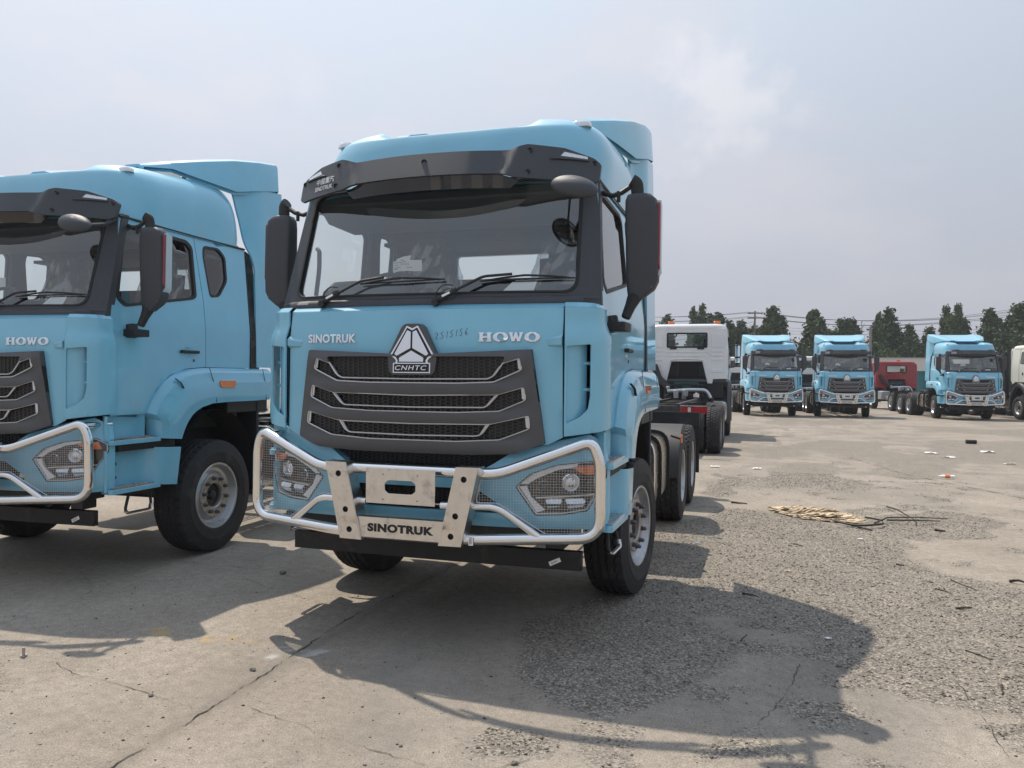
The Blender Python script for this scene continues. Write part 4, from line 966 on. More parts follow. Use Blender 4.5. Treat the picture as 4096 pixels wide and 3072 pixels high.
    # tank on the image-right side, battery box and air bottles
    for s in (1, -1):
        f = MB(); loft(f, [[(p[0], y, p[1]) for p in [(a, b) for a, b, _ in [(q_[0], q_[1], 0) for q_ in superring(.92,.80,.28,.33,0,28,5)]]] for y in (1.02,1.03,2.20,2.21)]); TK = part(f, 'fuel_tank', 'alu', sx=s, bevel=.01)
        for y in (1.28, 1.95):
            f = MB(); ring = [(p[0], y, p[1]) for p in superring(.92,.80,.288,.338,0,28,5)]; tube(f, ring, .018, 4, closed=True, flat=(1.6,.4)); part(f, 'tank_strap', 'seal', TK, sx=s)
        f = MB(); tube(f, [(.98,1.12,1.10),(.98,1.12,1.17)], .05, 12); part(f, 'tank_cap', 'black', TK, sx=s)
        # rear wheel guards
        for yc in (3.36,):
            f = MB(); ro, ri = .615, .60; cs = []
            for k in range(15):
                a = math.radians(176-84*k/14)
                c_, s2 = math.cos(a), math.sin(a); cs.append([(x, yc-r_*c_*-1, .53+r_*s2) for x, r_ in ((.60,ri),(.60,ro),(1.235,ro),(1.250,ro-.02),(1.250,ri-.04),(1.235,ri))])
            n = 6; f.add([p for c_ in cs for p in c_], [(i*n+k, i*n+(k+1) % n, (i+1)*n+(k+1) % n, (i+1)*n+k) for i in range(14) for k in range(n)]); part(f, 'wheel_guard', 'black', sx=s)
        f = MB(); box(f, (1.255,2.74,.96), (1.275,2.80,1.06)); LP = part(f, 'side_marker_lamp', 'amber', sx=s, bevel=.006)
        f = MB(); tube(f, [(1.15,2.80,1.04),(1.26,2.77,1.01)], .015, 6); part(f, 'lamp_bracket', 'black', LP, sx=s)
        f = MB(); box(f, (.42,5.475,1.0), (1.27,5.505,1.20)); part(f, 'flap_bracket', 'frame', sx=s)
        f = MB(); box(f, (.62,5.48,.33), (1.27,5.50,1.0)); part(f, 'mud_flap', 'flatblack', sx=s)
        f = MB(); box(f, (.64,5.56,.98), (1.22,5.62,1.12)); part(f, 'tail_lamp', 'redl', sx=s, bevel=.006)
    # ---- wheels ----------------------------------------------------------------------------------------
    wf = make_wheel('front'); wr = make_wheel('rear'); K = kids()
    for i, (src, x, y, s) in enumerate([(wf,1.07,0,1),(wf,1.07,0,-1)]+[(wr,1.085,y,s) for y in (3.36,4.74) for s in (1,-1)]+[(wr,.745,y,s) for y in (3.36,4.74) for s in (1,-1)]):
        o = copy_tree(src, K); o.parent = T; o.location = (x*s, y, .53); o.rotation_euler = (random.uniform(0, 6.28), 0, 0 if s > 0 else PI)
        if s < 0: o.rotation_euler = Matrix.Rotation(PI, 3, 'Z').to_euler()
    for w in (wf, wr):
        for ch in K.get(w.name, []): bpy.data.objects.remove(ch)
        bpy.data.objects.remove(w)
# ------------------------------------------------------------------ plain cab-chassis trucks (white, red, cream)
def make_chassis_cab(paint, zr=3.34, yr=.85, axles=(4.75, 6.1), wheels=None, beacons=(-.84, .5), detail=True, teal=False):
    T = node('chassis_truck')
    def part(mb, name, mt, parent=None, **k): return mb.build(name, mt, parent or T, **k)
    zb = zr-3.34
    win = rpoly([(-.56,2.65),(-.56,3.045),(.56,3.045),(.56,2.65)], .04, 3)
    half = [(0,3.20),(1.12,3.20),(1.165,3.05),(1.175,1.71),(.76,1.70),(.74,1.57),(.60,1.57),(.57,1.70),(.45,2.22),(0,2.22)]
    f = MB(); sheet(f, [(x, z+zb) for x, z in half+[(-x, z) for x, z in half[::-1][1:-1]]], [[(x, z+zb) for x, z in win]], lambda x, z, d: (x, yr-d, z), .05, .2)
    B = part(f, 'cab_rear_panel', paint, bevel=.01)
    f = MB()
    for s in (1, -1):
        for x0, z0, x1, z1 in ((.70,2.64,1.04,3.05),(.70,2.50,1.04,2.56),(.70,2.38,1.04,2.44),(.70,2.24,1.04,2.32),(.70,1.90,1.04,2.0)):
            P = rpoly([(x0,z0),(x1,z0),(x1,z1),(x0,z1)], .03, 2)
            sheet(f, [(x*s, z+zb) for x, z in P], [], lambda x, z, d: (x, yr+.014-d, z), .016, .3)
    sheet(f, [(-.60,2.48+zb),(.60,2.48+zb),(.60,2.53+zb),(-.60,2.53+zb)], [], lambda x, z, d: (x, yr+.014-d, z), .016, .3); sheet(f, [(-.60,2.36+zb),(.60,2.36+zb),(.56,2.42+zb),(-.56,2.42+zb)], [], lambda x, z, d: (x, yr+.014-d, z), .016, .3)
    part(f, 'pressed_rib', paint, B, bevel=.008, seg=2)
    f = MB(); P = [(x, z+zb) for x, z in half[5:10]]; tube(f, [(x, yr+.01, z) for x, z in fillet2([(.64,1.6+zb),(.60,1.75+zb),(.50,2.27+zb),(0,2.30+zb),(-.50,2.27+zb),(-.60,1.75+zb),(-.64,1.6+zb)])], .022, 6); part(f, 'arch_flange', paint, B)
    f = MB(); w2 = [(x*1.06, 2.847+zb+(z-2.847)*1.14) for x, z in win]; w3 = [(x*.96, 2.847+zb+(z-2.847)*.9) for x, z in win]
    sheet(f, w2, [w3], lambda x, z, d: (x, yr+.012-d, z), .02, .3); W = part(f, 'window_seal', 'seal', B)
    f = MB(); sheet(f, w3, [], lambda x, z, d: (x, yr-.005, z), 0, .3); part(f, 'rear_window', 'sglass', B)
    f = MB()
    for s in (1, -1): box(f, (s*.40-.10, yr, 2.575+zb), (s*.40+.10, yr+.018, 2.62+zb))
    part(f, 'air_vent', 'black', B)
    # roof, front and sides
    f = MB(); rg = []
    for z, hx, y0, y1 in ((1.70,1.16,-1.42,yr-.01),(2.3,1.165,-1.44,yr-.01),(2.6,1.16,-1.40,yr-.01)): pass
    for z, hx, y0, y1 in ((3.17,1.13,-1.12,yr+.0),(3.22,1.13,-1.08,yr+.012),(3.29,1.09,-1.0,yr-.02),(3.325,1.02,-.9,yr-.08),(3.34,.9,-.75,yr-.2)): rg.append(superring(0, (y0+y1)/2, hx, (y1-y0)/2, z+zb, 56, 9))
    loft(f, rg); part(f, 'cab_roof', paint, smooth=50)
    dw = rpoly([(-1.02,3.0),(-.12,3.0),(-.05,2.5),(-1.15,2.38),(-1.2,2.45)], .04, 3); dw = [(y, z+zb) for y, z in dw]
    for s in (1, -1):
        f = MB(); m_ = lambda y, z, d: (1.175-.06*max(0, (z-zb-2.4))/.8-d, y, z)
        sheet(f, [(-1.42,1.45+zb*.5),(-1.44,2.3+zb),(-1.13,3.19+zb),(yr-.05,3.19+zb),(yr-.05,1.70+zb),(.55,1.62),(.35,1.72),(-.35,1.72),(-.62,1.45)], [dw], m_, .04, .15)
        D = part(f, 'cab_side', paint, sx=s, bevel=.006)
        f = MB(); sheet(f, dw, [], lambda y, z, d: (m_(y, z, .01)), 0, .3); part(f, 'door_window', 'sglass', D, sx=s)
        f = MB(); sheet(f, [(lerp(y,-.6,-.05), lerp(z, 2.7+zb, -.07)) for y, z in dw], [dw], lambda y, z, d: m_(y, z, -.006+d), .02, .2); part(f, 'window_seal', 'seal', D, sx=s)
        f = MB(); tube(f, [(1.178,.05,1.75),(1.175,.05,2.4+zb),(1.12,.0,3.15+zb)], .006, 4); part(f, 'door_joint', 'seal', D, sx=s)
        f = MB(); box(f, (1.172,-.28,2.04), (1.20,-.22,2.16)); part(f, 'door_handle', 'black', D, sx=s, bevel=.008)
        f = MB(); cols = []
        for k in range(16):
            a = math.radians(190-200*k/15); c, s2 = math.cos(a), math.sin(a)
            cols.append([(x, r_*c, .60+(r_+.12)*s2*1.22) for x, r_ in ((.8,.62),(1.24,.62),(1.255,.66),(1.25,.74),(1.16,.78))])
        f.add([p for c_ in cols for p in c_], [(i*5+k, i*5+k+1, (i+1)*5+k+1, (i+1)*5+k) for i in range(15) for k in range(4)]); part(f, 'wheel_arch', 'plastic', sx=s)
        f = MB(); box(f, (.9,-1.40,.55), (1.20,-.66,1.45)); part(f, 'step_panel', paint, sx=s, bevel=.02)
        f = MB(); loft(f, [superring(1.40,-1.12,.09,.13,z+zb,16) for z in (2.18,2.22,2.75,2.80)]); MI = part(f, 'mirror', 'black', sx=s, bevel=.01)
        f = MB(); loft(f, [superring(1.40,-.985,.075,.005,z+zb,12,6) for z in (2.42,2.76)]); loft(f, [superring(1.40,-.985,.075,.005,z+zb,12,6) for z in (2.22,2.37)]); part(f, 'mirror_glass', 'mirror', MI, sx=s)
        f = MB(); tube(f, fillet([(1.38,-1.12,2.78+zb),(1.36,-1.15,2.92+zb),(1.10,-1.18,2.98+zb)], .06, 4), .022, 6); tube(f, fillet([(1.38,-1.12,2.2+zb),(1.36,-1.15,2.12+zb),(1.14,-1.2,2.08+zb)], .05, 4), .024, 6); part(f, 'mirror_arm', 'black', MI, sx=s)
    f = MB(); sheet(f, [(-1.16,1.0),(-1.16,2.3+zb),(1.16,2.3+zb),(1.16,1.0)], [], lambda x, z, d: (x, -1.44-.05*(1-(x/1.16)**2)+d, z), .04, .2); sheet(f, [(-1.2,.55),(-1.2,1.0),(1.2,1.0),(1.2,.55)], [], lambda x, z, d: (x, -1.50+.1*(x/1.2)**4+d, z), .05, .2); part(f, 'cab_front', paint)
    f = MB(); sheet(f, [(-1.10,2.32+zb),(-1.02,3.12+zb),(1.02,3.12+zb),(1.10,2.32+zb)], [], lambda x, z, d: (x, -1.44+(z-2.3-zb)*.36, z), 0, .2); part(f, 'windscreen', 'wglass')
    f = MB(); box(f, (-1.0,.1,3.1+zb),(1.0,yr-.1,3.13+zb)); part(f, 'headliner', 'interior'); f = MB(); box(f, (-1.1,-1.3,1.62), (1.1,yr-.08,1.70)); box(f, (-1.05,-1.3,1.7), (1.05,-.95,2.3+zb)); IN = part(f, 'cab_interior', 'dash')
    for x in (-.55, .55):
        f = MB(); loft(f, [superring(x, .05, .24, .10, z+zb, 16) for z in (1.8,2.5,2.7)]); loft(f, [superring(x, .08, .12, .06, z+zb, 12) for z in (2.7,2.9)]); part(f, 'seat', 'seatm', IN)
    for x in beacons:
        f = MB(); loft(f, [superring(x, yr-.35, .10, .06, z+zb, 16, 3) for z in (3.34,3.41,3.43)]); part(f, 'beacon_lamp', 'amber', bevel=.01)
    # chassis, engine, pipes
    L = axles[-1]+1.1
    f = MB()
    for s in (1, -1):
        prismx(f, [(-1.2,.86),(-1.2,1.08),(.6,1.14),(L,1.14),(L,.88),(.6,.86)], s*.40, s*.41); prismx(f, [(-1.2,1.075),(.6,1.135),(L,1.135),(L,1.147),(.6,1.147),(-1.2,1.087)], s*.33, s*.41); prismx(f, [(.6,.86),(L,.88),(L,.872),(.6,.852)], s*.33, s*.41)
    for y in (1.4, 2.2, 3.2, axles[0]-.7, (axles[0]+axles[-1])/2, axles[-1]+.7, L-.05): box(f, (-.40,y-.04,.90), (.40,y+.04,1.10))
    box(f, (.42,axles[0]+.4,.95), (.75,axles[0]+.44,1.12)); box(f, (-.75,axles[0]+.4,.95), (-.42,axles[0]+.44,1.12))
    FR = part(f, 'chassis_frame', 'frame', bevel=.003)
    f = MB(); box(f, (-.62,-.9,.75), (.62,yr-.12,1.62)); box(f, (-1.05,.2,1.15), (-.62,.8,1.62)); part(f, 'engine_cover', 'flatblack', FR)
    if detail:
        f = MB(); box(f, (-.35,.55,1.30), (.35,.95,1.60)); box(f, (-.10,.95,1.35),(.12,1.02,1.52)); part(f, 'engine_block', 'green', FR, bevel=.02)
        f = MB(); tube(f, fillet([(.50,1.35,1.33),(-.10,1.35,1.38),(-.60,1.35,1.38),(-.72,1.35,1.15)], .15, 6), .062, 12); part(f, 'exhaust_pipe', 'galv', FR)
        f = MB(); tube(f, fillet([(.95,.9,2.1),(.80,1.0,1.7),(.45,1.1,1.42)], .15, 5), .10, 10); tube(f, fillet([(.45,1.0,1.5),(0,1.1,1.56),(-.5,1.0,1.5)], .2, 5), .03, 6)
        for k in range(9): tube(f, fillet([(random.uniform(-.6,.6),.9,random.uniform(1.3,1.6)),(random.uniform(-.6,.6),1.15,random.uniform(1.25,1.6)),(random.uniform(-.6,.6),1.5,1.2)], .1, 3), random.uniform(.010,.02), 5)
        part(f, 'hose', 'black', FR)
        f = MB(); box(f, (.42,1.5,1.40), (.52,1.52,1.48)); box(f, (-.12,1.7,1.2), (.02,1.85,1.40)); box(f, (.12,2.0,1.15), (.24,2.2,1.38)); part(f, 'valve_block', 'belt', FR, bevel=.01)
        f = MB(); tube(f, [(-.36,1.8,1.18),(-.36,1.8,1.28)], .08, 12); tube(f, [(-.36,1.8,1.28),(-.36,1.8,1.31)], .03, 8); part(f, 'fluid_reservoir', 'cream', FR)
        f = MB(); rs = random.Random(3)
        for k in range(16):
            z = 1.14+k*.016; revolve(f, [(.05,z-.005),(.062,z),(.05,z+.005)], 12, (-.07,2.4,0), 'z')
        part(f, 'spiral_hose', 'belt', FR)
    for s in (1, -1):
        f = MB(); box(f, (s*.44 if s > 0 else -1.0, L+.01, .95), (1.0 if s > 0 else -.44, L+.06, 1.09)); TL = part(f, 'tail_lamp', 'redl', FR, bevel=.006)
        f = MB(); box(f, (s*.62-.03, L+.058, .965), (s*.62+.03, L+.064, 1.075)); part(f, 'reversing_lamp', 'clear', FR)
        f = MB(); box(f, (min(s*.42,s*1.02), L-.02, 1.10), (max(s*.42,s*1.02), L+.07, 1.11)); part(f, 'lamp_bracket', 'belt', FR)
    f = MB(); loft(f, [[(p[0], y, p[1]) for p in superring(-.92,.78,.26,.30,0,24,5)] for y in (1.3,1.31,2.5,2.51)]); part(f, 'fuel_tank', 'alu')
    f = MB(); box(f, (.66,1.2,.62), (1.16,1.9,1.12)); part(f, 'battery_box', 'belt', bevel=.03)
    f = MB(); loft(f, [[(p[0], y, p[1]) for p in superring(.85,.72,.13,.13,0,16,2)] for y in (2.0,2.02,2.9,2.92)]); part(f, 'air_tank', 'galv')
    f = MB(); tube(f, [(-1.0,0,.53),(1.0,0,.53)], .06, 8)
    part(f, 'axle', 'frame', FR)
    for y in axles: f = MB(); tube(f, [(-1.0,y,.53),(1.0,y,.53)], .07, 8); loft(f, [superring(0, y, .22, .2, z, 16, 2.5) for z in (.36,.5,.7)]); part(f, 'axle', 'frame', FR)
    f = MB()
    for s in (1, -1):
        prismx(f, [(axles[0]-.35,1.11),(axles[0]+.5,1.16),(axles[0]+.5,1.175),(axles[0]-.35,1.13)], s*.62, s*1.0)
    part(f, 'wheel_guard', 'frame', FR)
    K = kids()
    for src, x, y, s in [(wheels[0],1.07,0,1),(wheels[0],1.07,0,-1)]+[(wheels[1],1.085,y,s) for y in axles for s in (1,-1)]+[(wheels[1],.745,y,s) for y in axles for s in (1,-1)]:
        o = copy_tree(src, K); o.parent = T; o.location = (x*s, y, .53); o.rotation_euler = (0, 0, 0 if s > 0 else PI)
    return T
def fillet2(p): return [(q.x, q.y) for q in fillet([(a, b, 0) for a, b in p], .08, 5)]

# ------------------------------------------------------------------ ground
def vnoise(x, y, sc, seed):
    r = np.random.default_rng(seed); G = r.random((256, 256)); X = x*sc+1000.3; Y = y*sc+1000.7
    xi = np.floor(X).astype(int); yi = np.floor(Y).astype(int); fx = X-xi; fy = Y-yi; fx = fx*fx*(3-2*fx); fy = fy*fy*(3-2*fy)
    g = lambda a, b: G[a % 256, b % 256]
    return (g(xi,yi)*(1-fx)+g(xi+1,yi)*fx)*(1-fy)+(g(xi,yi+1)*(1-fx)+g(xi+1,yi+1)*fx)*fy
def fbm(x, y, sc, seed, n=5):
    v = 0; a = .5; t = 0
    for i in range(n): v = v+a*vnoise(x, y, sc*2**i, seed+i); t += a; a *= .5
    return v/t
def np_in(X, Y, poly):
    c = np.zeros(X.shape, bool); j = len(poly)-1
    for i in range(len(poly)):
        xi, yi = poly[i]; xj, yj = poly[j]
        c ^= ((yi > Y) != (yj > Y)) & (X < (xj-xi)*(Y-yi)/(yj-yi+1e-12)+xi); j = i
    return c
GRAVEL = [[(.75,-1.5),(.62,-1.0),(.80,-.5),(.95,.5),(1.0,1.8),(1.03,2.84),(1.32,3.4),(1.77,4.6),(2.4,4.4),(2.9,3.5),(3.2,4.2),(3.9,4.9),(4.3,5.3),(5.0,4.6),(4.4,3.4),(3.57,3.2),(3.45,2.3),(3.55,1.9),(3.94,1.31),(4.3,.9),(4.6,-1.5),(3.44,-1.50),(3.05,-1.62),(2.75,-1.45),(2.6,-1.2),(2.28,-1.20),(2.02,-1.15),(1.85,-1.45),(1.72,-1.95),(1.45,-2.25),(1.05,-2.20),(.85,-1.95)],
          [(.80,-2.82),(.86,-2.62),(1.07,-2.58),(1.22,-2.68),(1.21,-2.84),(.90,-2.92)], [(2.9,7.0),(3.4,8.2),(3.5,11.0),(2.6,10.5),(2.1,8.0),(2.3,6.7)], [(4.2,10.2),(4.9,12.4),(4.9,9.6),(4.5,8.8)], [(5,12),(9,15),(11,20),(7,19)], [(1.6,5.3),(1.9,7.5),(1.4,8.5),(1.3,5.6)],
          [(1.85,-2.35),(2.05,-2.25),(2.1,-2.5),(1.8,-2.6)], [(2.2,-1.65),(2.55,-1.6),(2.6,-1.85),(2.3,-1.9)], [(-2.6,-2.75),(-2.0,-2.7),(-1.7,-2.9),(-2.3,-3.0)], [(7,24),(12,26),(16,24),(10,22)], [(2,14),(4,18),(6,17),(4,14)]]
ISLE = [[(1.66,-.40),(1.87,-.30),(1.98,-.55),(2.35,-.62),(2.42,-1.0),(2.1,-.95),(1.86,-.75)], [(3.57,2.25),(3.5,3.1),(4.6,2.9),(5.5,2.4),(5.2,1.2),(4.1,1.35)]]
def gravel_mask(X, Y):
    n1_ = fbm(X, Y, 1.6, 11)-.5; n2_ = fbm(X, Y, 1.6, 31)-.5
    wx = X+n1_*.55; wy = Y+n2_*.55
    g = np.zeros(X.shape)
    acc = np.zeros(X.shape); k = 0
    for dx, dy in ((0,0),(.05,0),(-.05,0),(0,.05),(0,-.05),(.09,.09),(-.09,-.09)):
        c = np.zeros(X.shape, bool)
        for p in GRAVEL: c |= np_in(wx+dx, wy+dy, p)
        for p in ISLE: c &= ~np_in(wx+dx, wy+dy, p)
        acc = acc+c; k += 1
    m = acc/k
    spk = np.clip((fbm(X, Y, 2.6, 71, 6)-.53)*6, 0, 1)*np.clip((X-.2)/2, 0, 1)*.8
    far = np.clip((fbm(X, Y*.6, .55, 91, 5)-.50)*7, 0, .8)*np.clip((Y-5)/3, 0, 1)
    return np.clip(np.maximum(np.maximum(m*np.clip(.55+fbm(X, Y, 3, 51)*.9, 0, 1), spk), far), 0, 1)
def ground_z(X, Y, g=None):
    if g is None: g = gravel_mask(X, Y)
    return (fbm(X, Y, .35, 5)-.5)*.012 + (fbm(X, Y, 6, 15, 4)-.5)*.004*np.clip(1-np.abs(Y)/30, 0, 1)
def gz(x, y): return float(ground_z(np.array([x]), np.array([y]), 0)[0])
def build_ground():
    def axis(a, b, st, lo, hi, grow=1.22):
        v = list(np.arange(a, b+1e-6, st)); s = st
        while v[-1] < hi: s *= grow; v.append(v[-1]+s)
        s = st; w = []
        x = a
        while x > lo: s *= grow; x -= s; w.append(x)
        return np.array(w[::-1]+v)
    xs_ = axis(-3.4, 5.2, .03, -420, 520); ys_ = axis(-4.0, 5.0, .03, -60, 900, 1.035)
    X, Y = np.meshgrid(xs_, ys_, indexing='ij'); nx, ny = X.shape
    g = gravel_mask(X, Y)
    Z = ground_z(X, Y, g) + g*(fbm(X, Y, 22, 25, 3)-.4)*.010*np.clip(1-np.abs(Y)/12, 0, 1)
    # the expansion joint between two slabs
    jx = -.515+(fbm(Y*0, Y, 1.3, 41)-.5)*.05; wd = .007+.012*fbm(Y*0+3, Y, 5, 45)
    dj = np.abs(X-jx)
    def marks(polys, sd):
        wx = X+(fbm(X, Y, 5, sd)-.5)*.12; wy = Y+(fbm(X, Y, 5, sd+9)-.5)*.12; c = np.zeros(X.shape, bool)
        for p in polys: c |= np_in(wx, wy, p)
        return c*np.clip((fbm(X, Y, 14, sd+3)-.42)*5, 0, 1)
    yel = marks([[(-1.75,-1.93),(-1.5,-1.86),(-1.4,-1.96),(-1.65,-2.03)], [(-1.30,-1.93),(-1.05,-1.88),(-.80,-1.95),(-1.0,-2.03),(-1.25,-2.03)]], 401)
    whi = marks([[(-.80,-2.12),(-.62,-2.02),(-.56,-2.08),(-.70,-2.2)], [(-.78,-1.90),(-.5,-2.1),(-.35,-1.95),(-.45,-1.92),(-.55,-2.0)]], 501)
    stain = fbm(X, Y, .45, 61, 5); 
    me = bpy.data.meshes.new('ground'); co = np.stack([X, Y, Z], -1).reshape(-1, 3)
    I = np.arange(nx*ny).reshape(nx, ny); q_ = np.stack([I[:-1,:-1], I[1:,:-1], I[1:,1:], I[:-1,1:]], -1).reshape(-1, 4)
    me.vertices.add(len(co)); me.vertices.foreach_set('co', co.ravel()); me.loops.add(q_.size); me.loops.foreach_set('vertex_index', q_.ravel().astype(np.int32))
    me.polygons.add(len(q_)); me.polygons.foreach_set('loop_start', np.arange(0, q_.size, 4, dtype=np.int32)); me.update(calc_edges=True)
    me.polygons.foreach_set('use_smooth', [True]*len(q_))
    for nm, arr in (('gravel', g), ('joint', np.clip(1.0-dj/.09, 0, 1)), ('yellow', yel), ('chalk', whi)):
        a = me.attributes.new(nm, 'FLOAT', 'POINT'); a.data.foreach_set('value', arr.ravel().astype(np.float32))
    o = bpy.data.objects.new('ground', me); COL.objects.link(o); o['kind'] = 'structure'
    m = bpy.data.materials.new('worn_concrete_yard'); m.use_nodes = True; t = m.node_tree; b = t.nodes['Principled BSDF']; b.inputs['Roughness'].default_value = .9; b.inputs['Specular IOR Level'].default_value = .25
    tcn = N(t, 'ShaderNodeTexCoord'); 
    def noise(sc, det=6, rough=.6, stretch=None):
        n = N(t, 'ShaderNodeTexNoise'); n.inputs['Scale'].default_value = sc; n.inputs['Detail'].default_value = det; n.inputs['Roughness'].default_value = rough
        if stretch:
            mp = N(t, 'ShaderNodeMapping'); mp.inputs['Scale'].default_value = stretch; t.links.new(tcn.outputs['Object'], mp.inputs[0]); t.links.new(mp.outputs[0], n.inputs['Vector'])
        else: t.links.new(tcn.outputs['Object'], n.inputs['Vector'])
        return n.outputs[0]
    def ramp(src, p0, c0, p1, c1, mids=()):
        r = N(t, 'ShaderNodeValToRGB'); e_ = r.color_ramp.elements; e_[0].position = p0; e_[0].color = (*c0, 1); e_[1].position = p1; e_[1].color = (*c1, 1)
        for p, c in mids: x = e_.new(p); x.color = (*c, 1)
        t.links.new(src, r.inputs[0]); return r.outputs[0]
    def mix(f_, a, b_, mode='MIX'):
        n = N(t, 'ShaderNodeMix', data_type='RGBA', blend_type=mode)
        for s_, k in ((f_, 'Factor'), (a, 'A'), (b_, 'B')):
            if hasattr(s_, 'links'): t.links.new(s_, n.inputs[k])
            else: n.inputs[k].default_value = s_ if k == 'Factor' else (*s_, 1)
        return n.outputs['Result']
    base = ramp(noise(.9, 8), .3, (.262,.228,.188), .72, (.372,.330,.278))
    base = mix(.8, base, ramp(noise(14, 8, .7), .3, (.72,.72,.72), .7, (1.22,1.22,1.22)), 'MULTIPLY')
    base = mix(.75, base, ramp(noise(95, 4, .7), .32, (.62,.62,.63), .66, (1.30,1.29,1.27)), 'MULTIPLY')
    base = mix(.55, base, ramp(noise(190, 3, .8), .36, (.45,.45,.46), .60, (1.22,1.21,1.2)), 'MULTIPLY')
    ya = N(t, 'ShaderNodeAttribute', attribute_name='yellow'); base = mix(mixf(t, ya.outputs['Fac'], .55), base, (.50,.33,.10)); wa = N(t, 'ShaderNodeAttribute', attribute_name='chalk'); base = mix(mixf(t, wa.outputs['Fac'], .6), base, (.62,.61,.58))
    st_ = ramp(noise(.33, 7, .62, (1.6,.7,1)), .50, (0,0,0), .68, (1,1,1)); base = mix(mixf(t, st_, .55), base, (.175,.162,.145))
    # fine aggregate showing where the surface has worn
    vo = N(t, 'ShaderNodeTexVoronoi'); vo.inputs['Scale'].default_value = 95; t.links.new(tcn.outputs['Object'], vo.inputs['Vector'])
    vr = N(t, 'ShaderNodeSeparateColor'); t.links.new(vo.outputs['Color'], vr.inputs[0])
    gcol = ramp(vr.outputs[0], .05, (.085,.078,.070), .95, (.40,.36,.305), ((.45,(.175,.158,.138)),(.75,(.27,.238,.20))))
    gcol = mix(.6, gcol, ramp(noise(1.7, 5), .3, (.8,.8,.8), .7, (1.2,1.17,1.1)), 'MULTIPLY')
    ga = N(t, 'ShaderNodeAttribute', attribute_name='gravel')
    gm = N(t, 'ShaderNodeMath', operation='ADD'); nn = noise(38, 5, .7); ns = N(t, 'ShaderNodeMapRange'); ns.inputs[1].default_value = .3; ns.inputs[2].default_value = .7; ns.inputs[3].default_value = -.5; ns.inputs[4].default_value = .5; t.links.new(nn, ns.inputs[0])
    t.links.new(ga.outputs['Fac'], gm.inputs[0]); t.links.new(ns.outputs[0], gm.inputs[1])
    gr = N(t, 'ShaderNodeMapRange', interpolation_type='SMOOTHSTEP'); gr.inputs[1].default_value = .18; gr.inputs[2].default_value = .72; t.links.new(gm.outputs[0], gr.inputs[0])
    col_ = mix(mixf(t, gr.outputs[0], .85), base, gcol)
    # dark pits, scattered chips
    v2 = N(t, 'ShaderNodeTexVoronoi'); v2.inputs['Scale'].default_value = 16; t.links.new(tcn.outputs['Object'], v2.inputs['Vector'])
    pit = ramp(v2.outputs['Distance'], .06, (1,1,1), .12, (0,0,0)); col_ = mix(mixf(t, pit, .8), col_, (.06,.055,.05))
    ja = N(t, 'ShaderNodeAttribute', attribute_name='joint'); col_ = mix(mixf(t, ja.outputs['Fac'], .45), col_, (.16,.135,.11))
    t.links.new(col_, b.inputs['Base Color'])
    bp = N(t, 'ShaderNodeBump'); bp.inputs['Strength'].default_value = .5; bp.inputs['Distance'].default_value = .006
    hh = N(t, 'ShaderNodeMath', operation='MULTIPLY_ADD'); t.links.new(vo.outputs['Distance'], hh.inputs[0]); t.links.new(gr.outputs[0], hh.inputs[1]); t.links.new(noise(60, 6, .7), hh.inputs[2])
    t.links.new(hh.outputs[0], bp.inputs['Height']); t.links.new(bp.outputs[0], b.inputs['Normal'])
    me.materials.append(m); return o
def mixf(t, src, k):
    n = N(t, 'ShaderNodeMath', operation='MULTIPLY'); n.inputs[1].default_value = k; t.links.new(src, n.inputs[0]); return n.outputs[0]

def stones(name, mt, cnt, area, smin, smax, use_mask=True, lo=.35):
    r = np.random.default_rng(cnt)
    x0, x1, y0, y1 = area
    X = r.uniform(x0, x1, cnt*4); Y = y0+(y1-y0)*r.random(cnt*4)**1.35
    if use_mask:
        g = gravel_mask(X, Y); keep = r.random(len(X)) < np.clip((g-lo)*2, 0, 1)
    else: keep = np.ones(len(X), bool)
    X = X[keep][:cnt]; Y = Y[keep][:cnt]; n = len(X)
    s = smin+(smax-smin)*r.random(n)**2.5
    base = np.array([(1,0,0),(0,1,0),(-1,0,0),(0,-1,0),(0,0,1),(0,0,-.6)], float)
    V = base[None]*(1+r.uniform(-.35,.35,(n,6,3)))+r.uniform(-.25,.25,(n,6,3))
    sc = np.stack([s*r.uniform(.7,1.3,n), s*r.uniform(.6,1.1,n), s*r.uniform(.35,.75,n)], -1); V = V*sc[:,None,:]
    a = r.uniform(0, 6.28, n); ca, sa = np.cos(a)[:,None], np.sin(a)[:,None]
    x = V[:,:,0]*ca-V[:,:,1]*sa+X[:,None]; y = V[:,:,0]*sa+V[:,:,1]*ca+Y[:,None]; z = V[:,:,2]+s[:,None]*.18+ground_z(X, Y, 0)[:,None]
    co = np.stack([x, y, z], -1).reshape(-1, 3)
    F_ = np.array([(0,1,4),(1,2,4),(2,3,4),(3,0,4),(1,0,5),(2,1,5),(3,2,5),(0,3,5)]); fs = (F_[None]+6*np.arange(n)[:,None,None]).reshape(-1, 3)
    me = bpy.data.meshes.new(name); me.vertices.add(len(co)); me.vertices.foreach_set('co', co.ravel()); me.loops.add(fs.size); me.loops.foreach_set('vertex_index', fs.ravel().astype(np.int32))
    me.polygons.add(len(fs)); me.polygons.foreach_set('loop_start', np.arange(0, fs.size, 3, dtype=np.int32)); me.update(calc_edges=True); me.materials.append(M[mt])
    o = bpy.data.objects.new(name, me); COL.objects.link(o); return o
